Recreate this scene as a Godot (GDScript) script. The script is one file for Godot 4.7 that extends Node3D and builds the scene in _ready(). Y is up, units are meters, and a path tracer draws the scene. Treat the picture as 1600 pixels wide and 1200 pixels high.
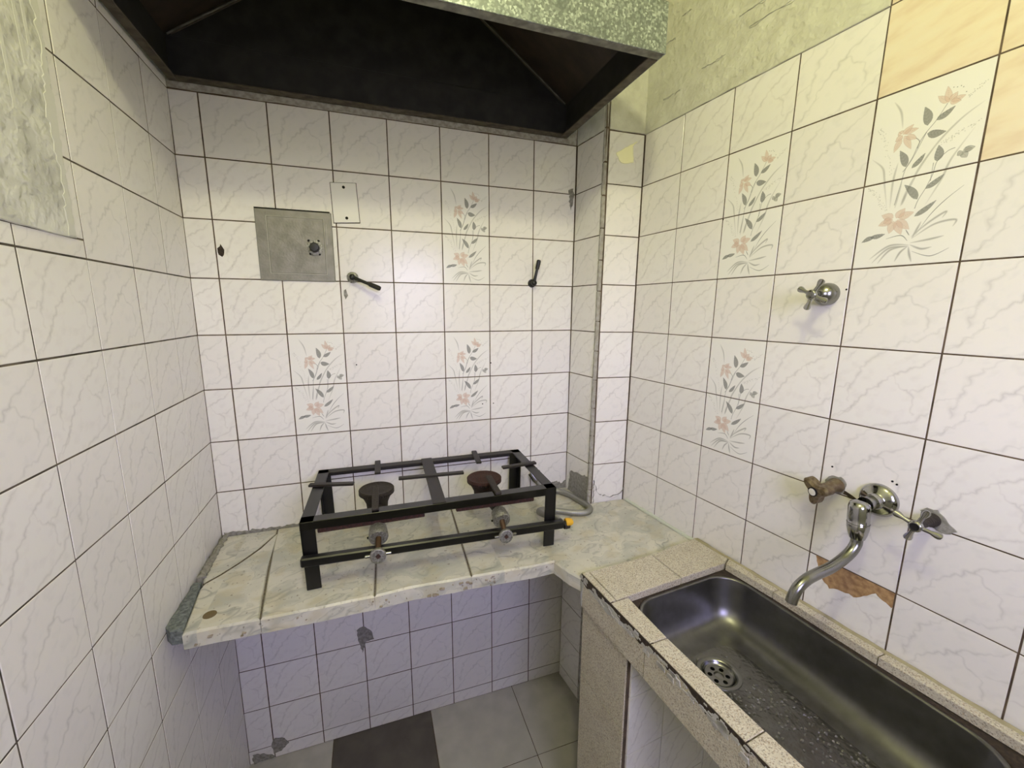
extends Node3D

var M := {}
var rng := RandomNumberGenerator.new()
var used := {}
var tile_cache := {}

# ---------------------------------------------------------------- nodes
func numbered(called: String) -> String:
	if not used.has(called):
		used[called] = 0
		return called
	used[called] += 1
	return "%s_%03d" % [called, used[called]]

func tag(o: Node3D, label: String, category: String, group := "") -> Node3D:
	o.set_meta("label", label)
	o.set_meta("category", category)
	if group != "":
		o.set_meta("group", group)
	return o

func thing(called: String, label: String, category: String, at := Vector3.ZERO, group := "") -> Node3D:
	var o := Node3D.new()
	o.name = numbered(called)
	add_child(o)
	o.position = at
	tag(o, label, category, group)
	return o

func obj(called: String, st: SurfaceTool, m: Material, parent: Node3D = null) -> MeshInstance3D:
	return put(called, st.commit(), m, parent)

func put(called: String, mesh: Mesh, m: Material, parent: Node3D = null) -> MeshInstance3D:
	var o := MeshInstance3D.new()
	o.mesh = mesh
	o.material_override = m
	if parent == null:
		o.name = numbered(called)
		add_child(o)
	else:
		o.name = called
		parent.add_child(o, true)
	return o

func struct(o: Node3D, label: String, category: String) -> Node3D:
	o.set_meta("kind", "structure")
	tag(o, label, category)
	return o

# ---------------------------------------------------------------- mesh helpers
func new_st() -> SurfaceTool:
	var st := SurfaceTool.new()
	st.begin(Mesh.PRIMITIVE_TRIANGLES)
	return st

func vert(st: SurfaceTool, p: Vector3, n: Vector3, uv: Vector2) -> void:
	st.set_normal(n)
	st.set_uv(uv)
	st.add_vertex(p)

# a flat convex face, wound so that it looks along OUT
func face(st: SurfaceTool, pts: Array, out: Vector3, uvs: Array = []) -> void:
	var n := Vector3.ZERO
	for i in pts.size():
		var a: Vector3 = pts[i]
		var b: Vector3 = pts[(i + 1) % pts.size()]
		n += a.cross(b)
	if n.length() < 1e-14:
		return
	n = n.normalized()
	var order := range(pts.size())
	if n.dot(out) < 0:
		n = -n
		order.reverse()
	for k in range(1, pts.size() - 1):
		for i in [order[0], order[k + 1], order[k]]:
			vert(st, pts[i], n, uvs[i] if uvs.size() else Vector2.ZERO)

# a face with a normal at each corner
func sface(st: SurfaceTool, pts: Array, ns: Array, uvs: Array = []) -> void:
	for tri in ([[0, 1, 2], [0, 2, 3]] if pts.size() == 4 else [[0, 1, 2]]):
		var a: Vector3 = pts[tri[0]]
		var b: Vector3 = pts[tri[1]]
		var c: Vector3 = pts[tri[2]]
		var g := (b - a).cross(c - a)
		if g.length() < 1e-16:
			continue
		var t: Array = tri
		if g.dot(ns[tri[0]] + ns[tri[1]] + ns[tri[2]]) > 0:
			t = [tri[0], tri[2], tri[1]]
		for i in t:
			vert(st, pts[i], ns[i], uvs[i] if uvs.size() else Vector2.ZERO)

func box(st: SurfaceTool, t: Transform3D, size: Vector3, bev := 0.001) -> void:
	var h := size * 0.5
	bev = minf(bev, minf(h.x, minf(h.y, h.z)) * 0.6)
	var c := func(s: Vector3, k: int) -> Vector3:
		var v := Vector3(s.x * h.x, s.y * h.y, s.z * h.z)
		for a in 3:
			if a != k:
				v[a] -= s[a] * bev
		return t * v
	for k in 3:
		for s in [-1.0, 1.0]:
			var i := (k + 1) % 3
			var j := (k + 2) % 3
			var pts := []
			for q in [[-1, -1], [1, -1], [1, 1], [-1, 1]]:
				var v := Vector3.ZERO
				v[k] = s
				v[i] = q[0]
				v[j] = q[1]
				pts.append(c.call(v, k))
			var o := Vector3.ZERO
			o[k] = s
			face(st, pts, t.basis * o)
	for k in 3:
		var i := (k + 1) % 3
		var j := (k + 2) % 3
		for a in [-1.0, 1.0]:
			for b in [-1.0, 1.0]:
				var v0 := Vector3.ZERO
				var v1 := Vector3.ZERO
				v0[k] = -1; v0[i] = a; v0[j] = b
				v1[k] = 1; v1[i] = a; v1[j] = b
				var o := Vector3.ZERO
				o[i] = a
				o[j] = b
				face(st, [c.call(v0, i), c.call(v1, i), c.call(v1, j), c.call(v0, j)], t.basis * o)
	for a in [-1.0, 1.0]:
		for b in [-1.0, 1.0]:
			for d in [-1.0, 1.0]:
				var v := Vector3(a, b, d)
				face(st, [c.call(v, 0), c.call(v, 1), c.call(v, 2)], t.basis * v)

func abox(st: SurfaceTool, lo: Vector3, hi: Vector3, bev := 0.001) -> void:
	box(st, Transform3D(Basis(), (lo + hi) * 0.5), hi - lo, bev)

# a straight bar from a to b, w across, h along UP
func bar(st: SurfaceTool, a: Vector3, b: Vector3, w: float, h: float, bev := 0.001, up := Vector3.UP) -> void:
	var x := (b - a).normalized()
	var z := x.cross(up).normalized()
	var y := z.cross(x)
	box(st, Transform3D(Basis(x, y, z), (a + b) * 0.5), Vector3(a.distance_to(b), h, w), bev)

func ccw(poly: PackedVector2Array) -> PackedVector2Array:
	var p := poly.duplicate()
	var area := 0.0
	for i in p.size():
		area += p[i].cross(p[(i + 1) % p.size()])
	if area < 0:
		p.reverse()
	return p

func inset(p: PackedVector2Array, d: float) -> PackedVector2Array:
	var r := PackedVector2Array()
	for i in p.size():
		var e0 := (p[i] - p[i - 1]).normalized() if i > 0 else (p[0] - p[p.size() - 1]).normalized()
		var e1 := (p[(i + 1) % p.size()] - p[i]).normalized()
		var n0 := Vector2(-e0.y, e0.x)
		var n1 := Vector2(-e1.y, e1.x)
		var m := n0 + n1
		var k := maxf(m.dot(n0), 0.4)
		r.append(p[i] + m * (d / k))
	return r

# polygon in the local xy plane pulled from z0 to z1 (the front), front edge chamfered; uv: x0, ytop, w, h
func prism(st: SurfaceTool, poly: PackedVector2Array, z0: float, z1: float, bev := 0.001, t := Transform3D(), uv := Rect2(0, 0, 1, 1), back := false) -> void:
	var p := ccw(poly)
	var q := inset(p, bev) if bev > 0 else p
	var tri := Geometry2D.triangulate_polygon(q)
	if tri.is_empty():
		q = p
		tri = Geometry2D.triangulate_polygon(q)
	var up := t.basis.z
	var uvof := func(v: Vector2) -> Vector2: return Vector2((v.x - uv.position.x) / uv.size.x, (uv.position.y - v.y) / uv.size.y)
	for i in range(0, tri.size(), 3):
		var f := []
		var us := []
		for k in 3:
			var v := q[tri[i + k]]
			f.append(t * Vector3(v.x, v.y, z1))
			us.append(uvof.call(v))
		face(st, f, up, us)
		if back:
			var g := []
			for k in 3:
				var v := q[tri[i + k]]
				g.append(t * Vector3(v.x, v.y, z0))
			face(st, g, -up, us)
	for i in p.size():
		var j := (i + 1) % p.size()
		var e := p[j] - p[i]
		var o := t.basis * Vector3(e.y, -e.x, 0)
		var us := [uvof.call(p[i]), uvof.call(p[j]), uvof.call(p[j]), uvof.call(p[i])]
		face(st, [t * Vector3(p[i].x, p[i].y, z0), t * Vector3(p[j].x, p[j].y, z0), t * Vector3(p[j].x, p[j].y, z1 - bev), t * Vector3(p[i].x, p[i].y, z1 - bev)], o, us)
		if bev > 0:
			face(st, [t * Vector3(p[i].x, p[i].y, z1 - bev), t * Vector3(p[j].x, p[j].y, z1 - bev), t * Vector3(q[j].x, q[j].y, z1), t * Vector3(q[i].x, q[i].y, z1)], o.normalized() + up, us)

func P2(a: Array) -> PackedVector2Array:
	var r := PackedVector2Array()
	for v in a:
		r.append(Vector2(v[0], v[1]))
	return r

# plan polygon given as [x, z] pairs, for slabs whose top looks up
const FLAT := Transform3D(Vector3(1, 0, 0), Vector3(0, 0, -1), Vector3(0, 1, 0), Vector3.ZERO)
func plan(a: Array) -> PackedVector2Array:
	var r := PackedVector2Array()
	for v in a:
		r.append(Vector2(v[0], -v[1]))
	return r

func slab(st: SurfaceTool, a: Array, y0: float, y1: float, bev := 0.002) -> void:
	prism(st, plan(a), y0, y1, bev, FLAT, Rect2(0, 0, 1, 1), true)

func ragged(poly: PackedVector2Array, step: float, amp: float) -> PackedVector2Array:
	var r := PackedVector2Array()
	for i in poly.size():
		var a := poly[i]
		var b := poly[(i + 1) % poly.size()]
		var n := maxi(1, int(a.distance_to(b) / step))
		var e := (b - a).normalized()
		for k in n:
			var v := a.lerp(b, (k + rng.randf_range(-0.25, 0.25) * (1.0 if k > 0 else 0.0)) / n)
			r.append(v + Vector2(-e.y, e.x) * rng.randf_range(-amp, amp))
	return r

func spline(pts: Array, n: int) -> Array:
	var r := []
	for i in pts.size() - 1:
		var p0 = pts[maxi(i - 1, 0)]
		var p1 = pts[i]
		var p2 = pts[i + 1]
		var p3 = pts[mini(i + 2, pts.size() - 1)]
		for k in n:
			r.append(p1.cubic_interpolate(p2, p0, p3, float(k) / n))
	r.append(pts[-1])
	return r

func tube(st: SurfaceTool, pts: Array, rad, seg := 16, caps := true) -> void:
	var n := pts.size()
	var rings := []
	var norms := []
	var t0: Vector3 = (pts[1] - pts[0]).normalized()
	var side := t0.cross(Vector3.UP if absf(t0.y) < 0.9 else Vector3.RIGHT).normalized()
	for i in n:
		var t: Vector3 = (pts[mini(i + 1, n - 1)] - pts[maxi(i - 1, 0)]).normalized()
		side = (side - t * side.dot(t)).normalized()
		var up := t.cross(side)
		var ring := []
		var nm := []
		var r: float = rad[i] if rad is Array else rad
		for k in seg:
			var a := TAU * k / seg
			var d := side * cos(a) + up * sin(a)
			ring.append(pts[i] + d * r)
			nm.append(d)
		rings.append(ring)
		norms.append(nm)
	for i in n - 1:
		for k in seg:
			var j := (k + 1) % seg
			sface(st, [rings[i][k], rings[i][j], rings[i + 1][j], rings[i + 1][k]], [norms[i][k], norms[i][j], norms[i + 1][j], norms[i + 1][k]])
	if caps:
		face(st, rings[0], pts[0] - pts[1])
		face(st, rings[n - 1], pts[n - 1] - pts[n - 2])

# profile of [radius, height] turned round the local y axis of T
func lathe(st: SurfaceTool, prof: Array, t: Transform3D, seg := 32) -> void:
	var n := prof.size()
	var sn := []
	for i in n - 1:
		var e := Vector2(prof[i + 1][0] - prof[i][0], prof[i + 1][1] - prof[i][1])
		sn.append(Vector2(e.y, -e.x).normalized())
	for i in n - 1:
		var na: Vector2 = sn[i]
		var nb: Vector2 = sn[i]
		if i > 0 and sn[i].dot(sn[i - 1]) > 0.6:
			na = (sn[i] + sn[i - 1]).normalized()
		if i < n - 2 and sn[i].dot(sn[i + 1]) > 0.6:
			nb = (sn[i] + sn[i + 1]).normalized()
		for k in seg:
			var a := TAU * k / seg
			var b := TAU * (k + 1) / seg
			var at := func(pr: Array, g: float) -> Vector3: return t * Vector3(pr[0] * cos(g), pr[1], pr[0] * sin(g))
			var nm := func(v: Vector2, g: float) -> Vector3: return (t.basis * Vector3(v.x * cos(g), v.y, v.x * sin(g))).normalized()
			sface(st, [at.call(prof[i], a), at.call(prof[i], b), at.call(prof[i + 1], b), at.call(prof[i + 1], a)], [nm.call(na, a), nm.call(na, b), nm.call(nb, b), nm.call(nb, a)])

func along(at: Vector3, axis: Vector3) -> Transform3D:
	var y := axis.normalized()
	var x := y.cross(Vector3.UP if absf(y.y) < 0.9 else Vector3.RIGHT).normalized()
	return Transform3D(Basis(x, y, x.cross(y)), at)

func ball(st: SurfaceTool, at: Vector3, r: float, seg := 16) -> void:
	var prof := []
	for i in 11:
		var a := PI * i / 10.0 - PI / 2
		prof.append([maxf(r * cos(a), 0.00001), r * sin(a)])
	lathe(st, prof, Transform3D(Basis(), at), seg)

# loops of points joined into a smooth skin
func skin(st: SurfaceTool, loops: Array) -> void:
	var n: int = loops[0].size()
	var nm := []
	for i in loops.size():
		var row := []
		for k in n:
			var du: Vector3 = loops[i][(k + 1) % n] - loops[i][(k + n - 1) % n]
			var dv: Vector3 = loops[mini(i + 1, loops.size() - 1)][k] - loops[maxi(i - 1, 0)][k]
			row.append(dv.cross(du).normalized())
		nm.append(row)
	for i in loops.size() - 1:
		for k in n:
			var j := (k + 1) % n
			sface(st, [loops[i][k], loops[i][j], loops[i + 1][j], loops[i + 1][k]], [nm[i][k], nm[i][j], nm[i + 1][j], nm[i + 1][k]])

# ---------------------------------------------------------------- painted textures
class Sheet:
	var w: int
	var h: int
	var d := PackedFloat32Array()
	func _init(ww: int, hh: int, base: Color) -> void:
		w = ww
		h = hh
		d.resize(w * h * 3)
		for i in w * h:
			d[i * 3] = base.r
			d[i * 3 + 1] = base.g
			d[i * 3 + 2] = base.b
	func dab(x: int, y: int, c: Color, a: float) -> void:
		if x < 0 or y < 0 or x >= w or y >= h:
			return
		var i := (y * w + x) * 3
		d[i] = lerpf(d[i], c.r, a)
		d[i + 1] = lerpf(d[i + 1], c.g, a)
		d[i + 2] = lerpf(d[i + 2], c.b, a)
	# a soft line through pts (pixels); width and strength fade towards the ends by FADE
	func stroke(pts: Array, width: float, c: Color, a: float, fade := 0.0, noise: FastNoiseLite = null, jit := 0.0) -> void:
		var cover := {}
		var n := pts.size()
		for i in n:
			var s := float(i) / maxf(n - 1, 1)
			var k := 1.0 - fade * pow(absf(s * 2 - 1), 2.0)
			var p: Vector2 = pts[i]
			if noise:
				p += Vector2(noise.get_noise_2d(p.x, p.y), noise.get_noise_2d(p.y + 900, p.x)) * jit
				k *= clampf(0.85 + 0.55 * noise.get_noise_2d(p.x * 0.5 + 300, p.y * 0.5), 0.3, 1.25)
			var r := maxf(width * k, 0.6)
			var ri := int(ceil(r)) + 1
			for y in range(int(p.y) - ri, int(p.y) + ri + 1):
				for x in range(int(p.x) - ri, int(p.x) + ri + 1):
					if x < 0 or y < 0 or x >= w or y >= h:
						continue
					var q := Vector2(x + 0.5, y + 0.5).distance_to(p) / r
					var v := clampf(1.3 - q * 1.3, 0, 1) * minf(k, 1.0)
					var id := y * w + x
					if v > cover.get(id, 0.0):
						cover[id] = v
		for id in cover:
			dab(id % w, id / w, c, a * cover[id])
	func fill(poly: PackedVector2Array, c: Color, a: float) -> void:
		var lo := poly[0]
		var hi := poly[0]
		for p in poly:
			lo = lo.min(p)
			hi = hi.max(p)
		for y in range(int(lo.y), int(hi.y) + 2):
			for x in range(int(lo.x), int(hi.x) + 2):
				if Geometry2D.is_point_in_polygon(Vector2(x + 0.5, y + 0.5), poly):
					dab(x, y, c, a)
	func texture() -> ImageTexture:
		var b := PackedByteArray()
		b.resize(w * h * 3)
		for i in w * h * 3:
			b[i] = int(clampf(d[i], 0, 1) * 255.0 + 0.5)
		return ImageTexture.create_from_image(Image.create_from_data(w, h, false, Image.FORMAT_RGB8, b))

func line_px(flat: Array, sx: float, sy: float, n := 14) -> Array:
	var pts := []
	for i in range(0, flat.size() - 1, 2):
		pts.append(Vector2(flat[i] * sx, flat[i + 1] * sy))
	return spline(pts, n)

func fnl(freq: float, sd: int, oct := 3) -> FastNoiseLite:
	var n := FastNoiseLite.new()
	n.seed = sd
	n.frequency = freq
	n.fractal_octaves = oct
	n.noise_type = FastNoiseLite.TYPE_SIMPLEX_SMOOTH
	return n

func vein_sheet(sd: int, base: Color, vein: Color) -> ImageTexture:
	var s := Sheet.new(384, 384, base)
	var k := 3.84
	var nz := fnl(0.022, sd, 2)
	var soft := fnl(0.012, sd + 7)
	for y in 384:
		for x in 384:
			var v := soft.get_noise_2d(x + y * 0.6, y - x * 0.3)
			if v > 0.1:
				s.dab(x, y, vein, (v - 0.1) * 0.10)
	var runs := [[2, 93, 12, 86, 25, 75, 30, 62, 47, 44, 64, 28, 83, 16, 99, 3], [16, 70, 17, 58, 20, 42, 28, 22, 45, 4, 52, 0], [0, 56, 9, 51, 17, 46], [46, 100, 62, 93, 82, 85, 100, 71],
		[72, 45, 80, 50, 83, 62, 84, 77], [79, 47, 90, 42, 100, 35], [0, 99, 12, 88, 22, 80, 30, 70], [2, 20, 12, 10, 20, 0], [60, 32, 66, 40, 74, 46]]
	var wd := [2.6, 3.6, 2.0, 3.0, 2.6, 2.0, 2.4, 2.0, 1.8]
	var al := [0.30, 0.26, 0.18, 0.24, 0.24, 0.2, 0.22, 0.18, 0.18]
	for i in runs.size():
		s.stroke(line_px(runs[i], k, k, 26), wd[i] * 4.2, vein, al[i] * 0.42, 0.35, nz, 13.0)
		s.stroke(line_px(runs[i], k, k, 26), wd[i] * 1.7, vein, al[i] * 0.42, 0.5, nz, 13.0)
	return s.texture()

func leaf_poly(f: Array, sx: float, sy: float, bend := 0.15) -> PackedVector2Array:
	var a := Vector2(f[0] * sx, f[1] * sy)
	var b := Vector2(f[2] * sx, f[3] * sy)
	var w: float = f[4] * 100.0 * sx
	var e := b - a
	var nrm := Vector2(-e.y, e.x).normalized()
	var r := PackedVector2Array()
	for i in 9:
		var t := i / 8.0
		r.append(a + e * t + nrm * (w * 0.5 * pow(sin(PI * pow(t, 0.75)), 0.9) + bend * w * sin(PI * t)))
	for i in range(7, 0, -1):
		var t := i / 8.0
		r.append(a + e * t + nrm * (-w * 0.5 * pow(sin(PI * pow(t, 0.75)), 0.9) + bend * w * sin(PI * t)))
	return r

func flower_sheet() -> ImageTexture:
	var base := Color(0.925, 0.92, 0.90)
	var s := Sheet.new(320, 640, base)
	var k := 3.2
	var gray := Color(0.60, 0.60, 0.57)
	var darkc := Color(0.27, 0.28, 0.28)
	var pink := Color(0.83, 0.73, 0.67)
	var blades := [[18, 10, 26, 24, 30, 43], [97, 40, 80, 52, 62, 74, 48, 105], [93, 64, 79, 90, 73, 110, 63, 134], [4, 70, 16, 83, 20, 98, 27, 131], [31, 81, 29, 100, 30, 131], [38, 103, 36, 118, 35, 132], [48, 101, 43, 118, 40, 131], [62, 74, 51, 95, 42, 128], [44, 116, 41, 130]]
	for b in blades:
		s.stroke(line_px(b, k, k, 24), 5.0, gray, 0.5, 0.75)
	var tuft := [[54, 177, 35, 176, 17, 190], [54, 178, 37, 181, 26, 196], [53, 179, 35, 179, 20, 195], [54, 179, 56, 188, 59, 197], [53, 179, 47, 185, 43, 195], [55, 177, 66, 183, 75, 182], [55, 175, 73, 173, 84, 171], [56, 170, 74, 157, 91, 155, 90, 162], [55, 168, 69, 154, 82, 145, 80, 151], [56, 170, 62, 152]]
	for b in tuft:
		s.stroke(line_px(b, k, k, 24), 5.4, gray, 0.6, 0.7)
		s.stroke(line_px(b, k, k, 24), 1.0, darkc, 0.35, 0.6)
	for b in [[7, 35, 14, 52, 27, 92], [6, 103, 16, 115, 25, 132], [95, 22, 84, 31], [94, 59, 79, 66, 70, 72]]:
		var pts := line_px(b, k, k, 10)
		s.stroke(pts, 1.0, gray, 0.4)
		for i in pts.size():
			var p: Vector2 = pts[i]
			for q in 2:
				s.stroke([p + Vector2(rng.randf_range(-9, 9), rng.randf_range(-7, 7))], 1.8, gray, 0.6)
	for b in [[67, 31, 60, 45, 53, 55, 48, 65, 44, 79, 39, 91, 37, 106, 34, 128], [53, 55, 49, 67, 43, 83, 37, 93], [44, 58, 48, 63, 47, 70], [80, 80, 74, 82, 67, 90, 65, 102, 61, 115, 56, 127, 54, 136], [64, 91, 64, 108]]:
		s.stroke(line_px(b, k, k, 24), 1.5, darkc, 0.6)
	for b in [[59, 166, 69, 146, 80, 132, 93, 120], [58, 185, 75, 192, 90, 185], [52, 172, 45, 165, 31, 167], [53, 166, 49, 159]]:
		s.stroke(line_px(b, k, k, 24), 1.9, darkc, 0.75, 0.5)
	for f in [[53, 48, 48, 27, 0.08], [60, 45, 74, 36, 0.06], [54, 57, 70, 60, 0.08], [39, 88, 31, 68, 0.07], [45, 91, 55, 78, 0.05], [67, 90, 66, 73, 0.075], [55, 126, 41, 107, 0.07], [61, 116, 75, 104, 0.055], [55, 145, 72, 131, 0.055], [18, 163, 6, 168, 0.05], [15, 163, 29, 161, 0.05]]:
		var p := leaf_poly(f, k, k)
		s.fill(p, darkc.lerp(gray, 0.45), 0.62)
		p.append(p[0])
		s.stroke(spline(Array(p), 5), 0.9, darkc, 0.7)
		var a := Vector2(f[0], f[1]) * k
		var b := Vector2(f[2], f[3]) * k
		var mid := []
		for i in 12:
			mid.append(a.lerp(b, i / 11.0))
		s.stroke(mid, 0.9, base, 0.7)
		for i in range(2, 10, 2):
			var c := a.lerp(b, i / 11.0)
			var nn := (b - a).normalized()
			for sd in [-1.0, 1.0]:
				var rib := []
				for q in 6:
					rib.append(c + (nn * 0.7 + Vector2(-nn.y, nn.x) * sd) * (q * f[4] * 100.0 * k * 0.06))
				s.stroke(rib, 0.7, darkc, 0.6)
	for group in [[[68, 30, 58, 20], [68, 30, 65, 13], [69, 29, 74, 22], [70, 30, 81, 28], [69, 30, 78, 32]], [[32, 49, 45, 48], [31, 50, 40, 42], [33, 52, 41, 69], [31, 51, 25, 56], [30, 54, 25, 68], [35, 53, 45, 59], [30, 49, 27, 46]],
		[[38, 144, 45, 134], [40, 144, 54, 140], [39, 146, 52, 159], [36, 147, 33, 161], [35, 145, 21, 150], [35, 143, 23, 138], [38, 147, 45, 164], [33, 144, 26, 148]], [[87, 86, 83, 89], [87, 85, 94, 85], [88, 85, 96, 84], [87, 87, 91, 93]]]:
		var big: bool = group.size() == 8
		var grey: bool = group.size() == 4
		for f in group:
			var p := leaf_poly([f[0], f[1], f[2], f[3], 0.085 if big else 0.06], k, k, 0.0)
			s.fill(p, gray if grey else pink, 0.6)
			p.append(p[0])
			s.stroke(spline(Array(p), 5), 0.7, Color(0.56, 0.46, 0.42) if not grey else darkc, 0.6)
			var a := Vector2(f[0], f[1]) * k
			var b := Vector2(f[2], f[3]) * k
			for q in 5:
				s.stroke([a.lerp(b, 0.2 + q * 0.13)], 1.2, Color(0.55, 0.43, 0.39), 0.5)
	for q in [[70, 16], [73, 17], [76, 17], [78, 19], [81, 25]]:
		s.stroke([Vector2(q[0], q[1]) * k], 1.8, darkc, 0.9)
	return s.texture()

func beige_sheet() -> ImageTexture:
	var s := Sheet.new(192, 192, Color(0.92, 0.87, 0.77))
	var n := fnl(0.012, 41, 4)
	for y in 192:
		for x in 192:
			var v := n.get_noise_2d(x * 0.5 - y * 0.4, y * 1.6 + x * 0.5)
			s.dab(x, y, Color(0.86, 0.77, 0.66) if v < 0 else Color(0.93, 0.90, 0.82), minf(absf(v) * 0.9, 0.5))
	return s.texture()

func marble_sheet() -> ImageTexture:
	var s := Sheet.new(720, 720, Color(0.81, 0.80, 0.745))
	var wa := fnl(0.006, 11, 3)
	var wb := fnl(0.006, 12, 3)
	var big := fnl(0.0035, 13, 4)
	var fine := fnl(0.06, 14, 3)
	var st := fnl(0.010, 15, 4)
	var mask := fnl(0.005, 16, 2)
	for y in 720:
		for x in 720:
			var px := x + wa.get_noise_2d(x, y) * 55.0
			var py := y * 1.5 + x * 0.4 + wb.get_noise_2d(x, y) * 55.0
			var n := big.get_noise_2d(px, py)
			var m := clampf(mask.get_noise_2d(x, y) * 1.6 + 0.45, 0, 1)
			var vein := pow(clampf(1.0 - absf(n) * 13.0, 0, 1), 1.5) * m
			var n2 := big.get_noise_2d(px * 1.9 + 2000, py * 1.9)
			var vein2 := pow(clampf(1.0 - absf(n2) * 12.0, 0, 1), 2.0) * (1.0 - m)
			s.dab(x, y, Color(0.58, 0.60, 0.57), clampf(n2 * 1.5 + 0.12, 0, 0.75) * 0.55)
			s.dab(x, y, Color(0.70, 0.70, 0.67), clampf(big.get_noise_2d(py * 2.0, px * 2.0 + 500) * 1.3, 0, 0.6) * 0.6)
			s.dab(x, y, Color(0.36, 0.37, 0.35), vein * 0.42)
			s.dab(x, y, Color(0.45, 0.46, 0.43), vein2 * 0.35)
			s.dab(x, y, Color(0.73, 0.68, 0.53), clampf(st.get_noise_2d(x, y) * 1.4 - 0.15, 0, 0.45) * 0.7)
			s.dab(x, y, Color(0.36, 0.32, 0.27), clampf(fine.get_noise_2d(x, y) * 2.4 - 1.15, 0, 0.6))
	return s.texture()

func granite_sheet() -> ImageTexture:
	var s := Sheet.new(512, 512, Color(0.79, 0.765, 0.69))
	var r := RandomNumberGenerator.new()
	r.seed = 5
	var tone := fnl(0.01, 22, 2)
	for y in 512:
		for x in 512:
			var v := tone.get_noise_2d(x, y)
			s.dab(x, y, Color(0.72, 0.69, 0.61), clampf(v * 0.5 + 0.2, 0, 0.5))
	var cols := [Color(0.48, 0.41, 0.34), Color(0.58, 0.54, 0.48), Color(0.90, 0.88, 0.82), Color(0.38, 0.35, 0.32), Color(0.66, 0.57, 0.45)]
	for i in 26000:
		var x := r.randi_range(0, 511)
		var y := r.randi_range(0, 511)
		var c: Color = cols[r.randi_range(0, 4)]
		var q := r.randi_range(1, 3)
		for b in q:
			for a in r.randi_range(1, 3):
				s.dab((x + a) % 512, (y + b) % 512, c, 0.62)
	return s.texture()

func spangle_sheet() -> ImageTexture:
	var s := Sheet.new(512, 512, Color(0.55, 0.58, 0.52))
	var n := FastNoiseLite.new()
	n.seed = 3
	n.noise_type = FastNoiseLite.TYPE_CELLULAR
	n.cellular_return_type = FastNoiseLite.RETURN_CELL_VALUE
	n.cellular_distance_function = FastNoiseLite.DISTANCE_MANHATTAN
	n.cellular_jitter = 1.0
	n.frequency = 0.15
	n.fractal_type = FastNoiseLite.FRACTAL_NONE
	var soft := fnl(0.01, 4, 3)
	for y in 512:
		for x in 512:
			var v := n.get_noise_2d(x, y * 1.0) * 0.5 + 0.5
			var c := Color(0.50, 0.53, 0.53).lerp(Color(0.84, 0.88, 0.88), pow(clampf(v, 0, 1), 2.2))
			s.dab(x, y, c, 0.9)
			s.dab(x, y, Color(0.42, 0.45, 0.45), clampf(soft.get_noise_2d(x, y) * 0.7, 0, 0.4))
	return s.texture()

func mottle(a: Color, b: Color, freq: float, sd: int, size := 256, oct := 4, contrast := 1.2) -> ImageTexture:
	var s := Sheet.new(size, size, a)
	var n := fnl(freq, sd, oct)
	for y in size:
		for x in size:
			# blend across the seam so that the sheet repeats
			var fx := float(x) / size
			var fy := float(y) / size
			var v := lerpf(lerpf(n.get_noise_2d(x, y), n.get_noise_2d(x - size, y), fx), lerpf(n.get_noise_2d(x, y - size), n.get_noise_2d(x - size, y - size), fx), fy)
			s.dab(x, y, b, clampf(v * contrast + 0.4, 0, 1))
	return s.texture()

func mat(c: Color, rough: float, metal := 0.0, tex: Texture2D = null, tri := 0.0) -> StandardMaterial3D:
	var m := StandardMaterial3D.new()
	m.albedo_color = c
	m.roughness = rough
	m.metallic = metal
	if tex:
		m.albedo_texture = tex
	if tri > 0.0:
		m.uv1_triplanar = true
		m.uv1_world_triplanar = true
		m.uv1_scale = Vector3.ONE * tri
	return m

func relief(m: StandardMaterial3D, tex: Texture2D, cm: float) -> StandardMaterial3D:
	m.heightmap_enabled = true
	m.heightmap_texture = tex
	m.heightmap_scale = cm
	return m

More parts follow.
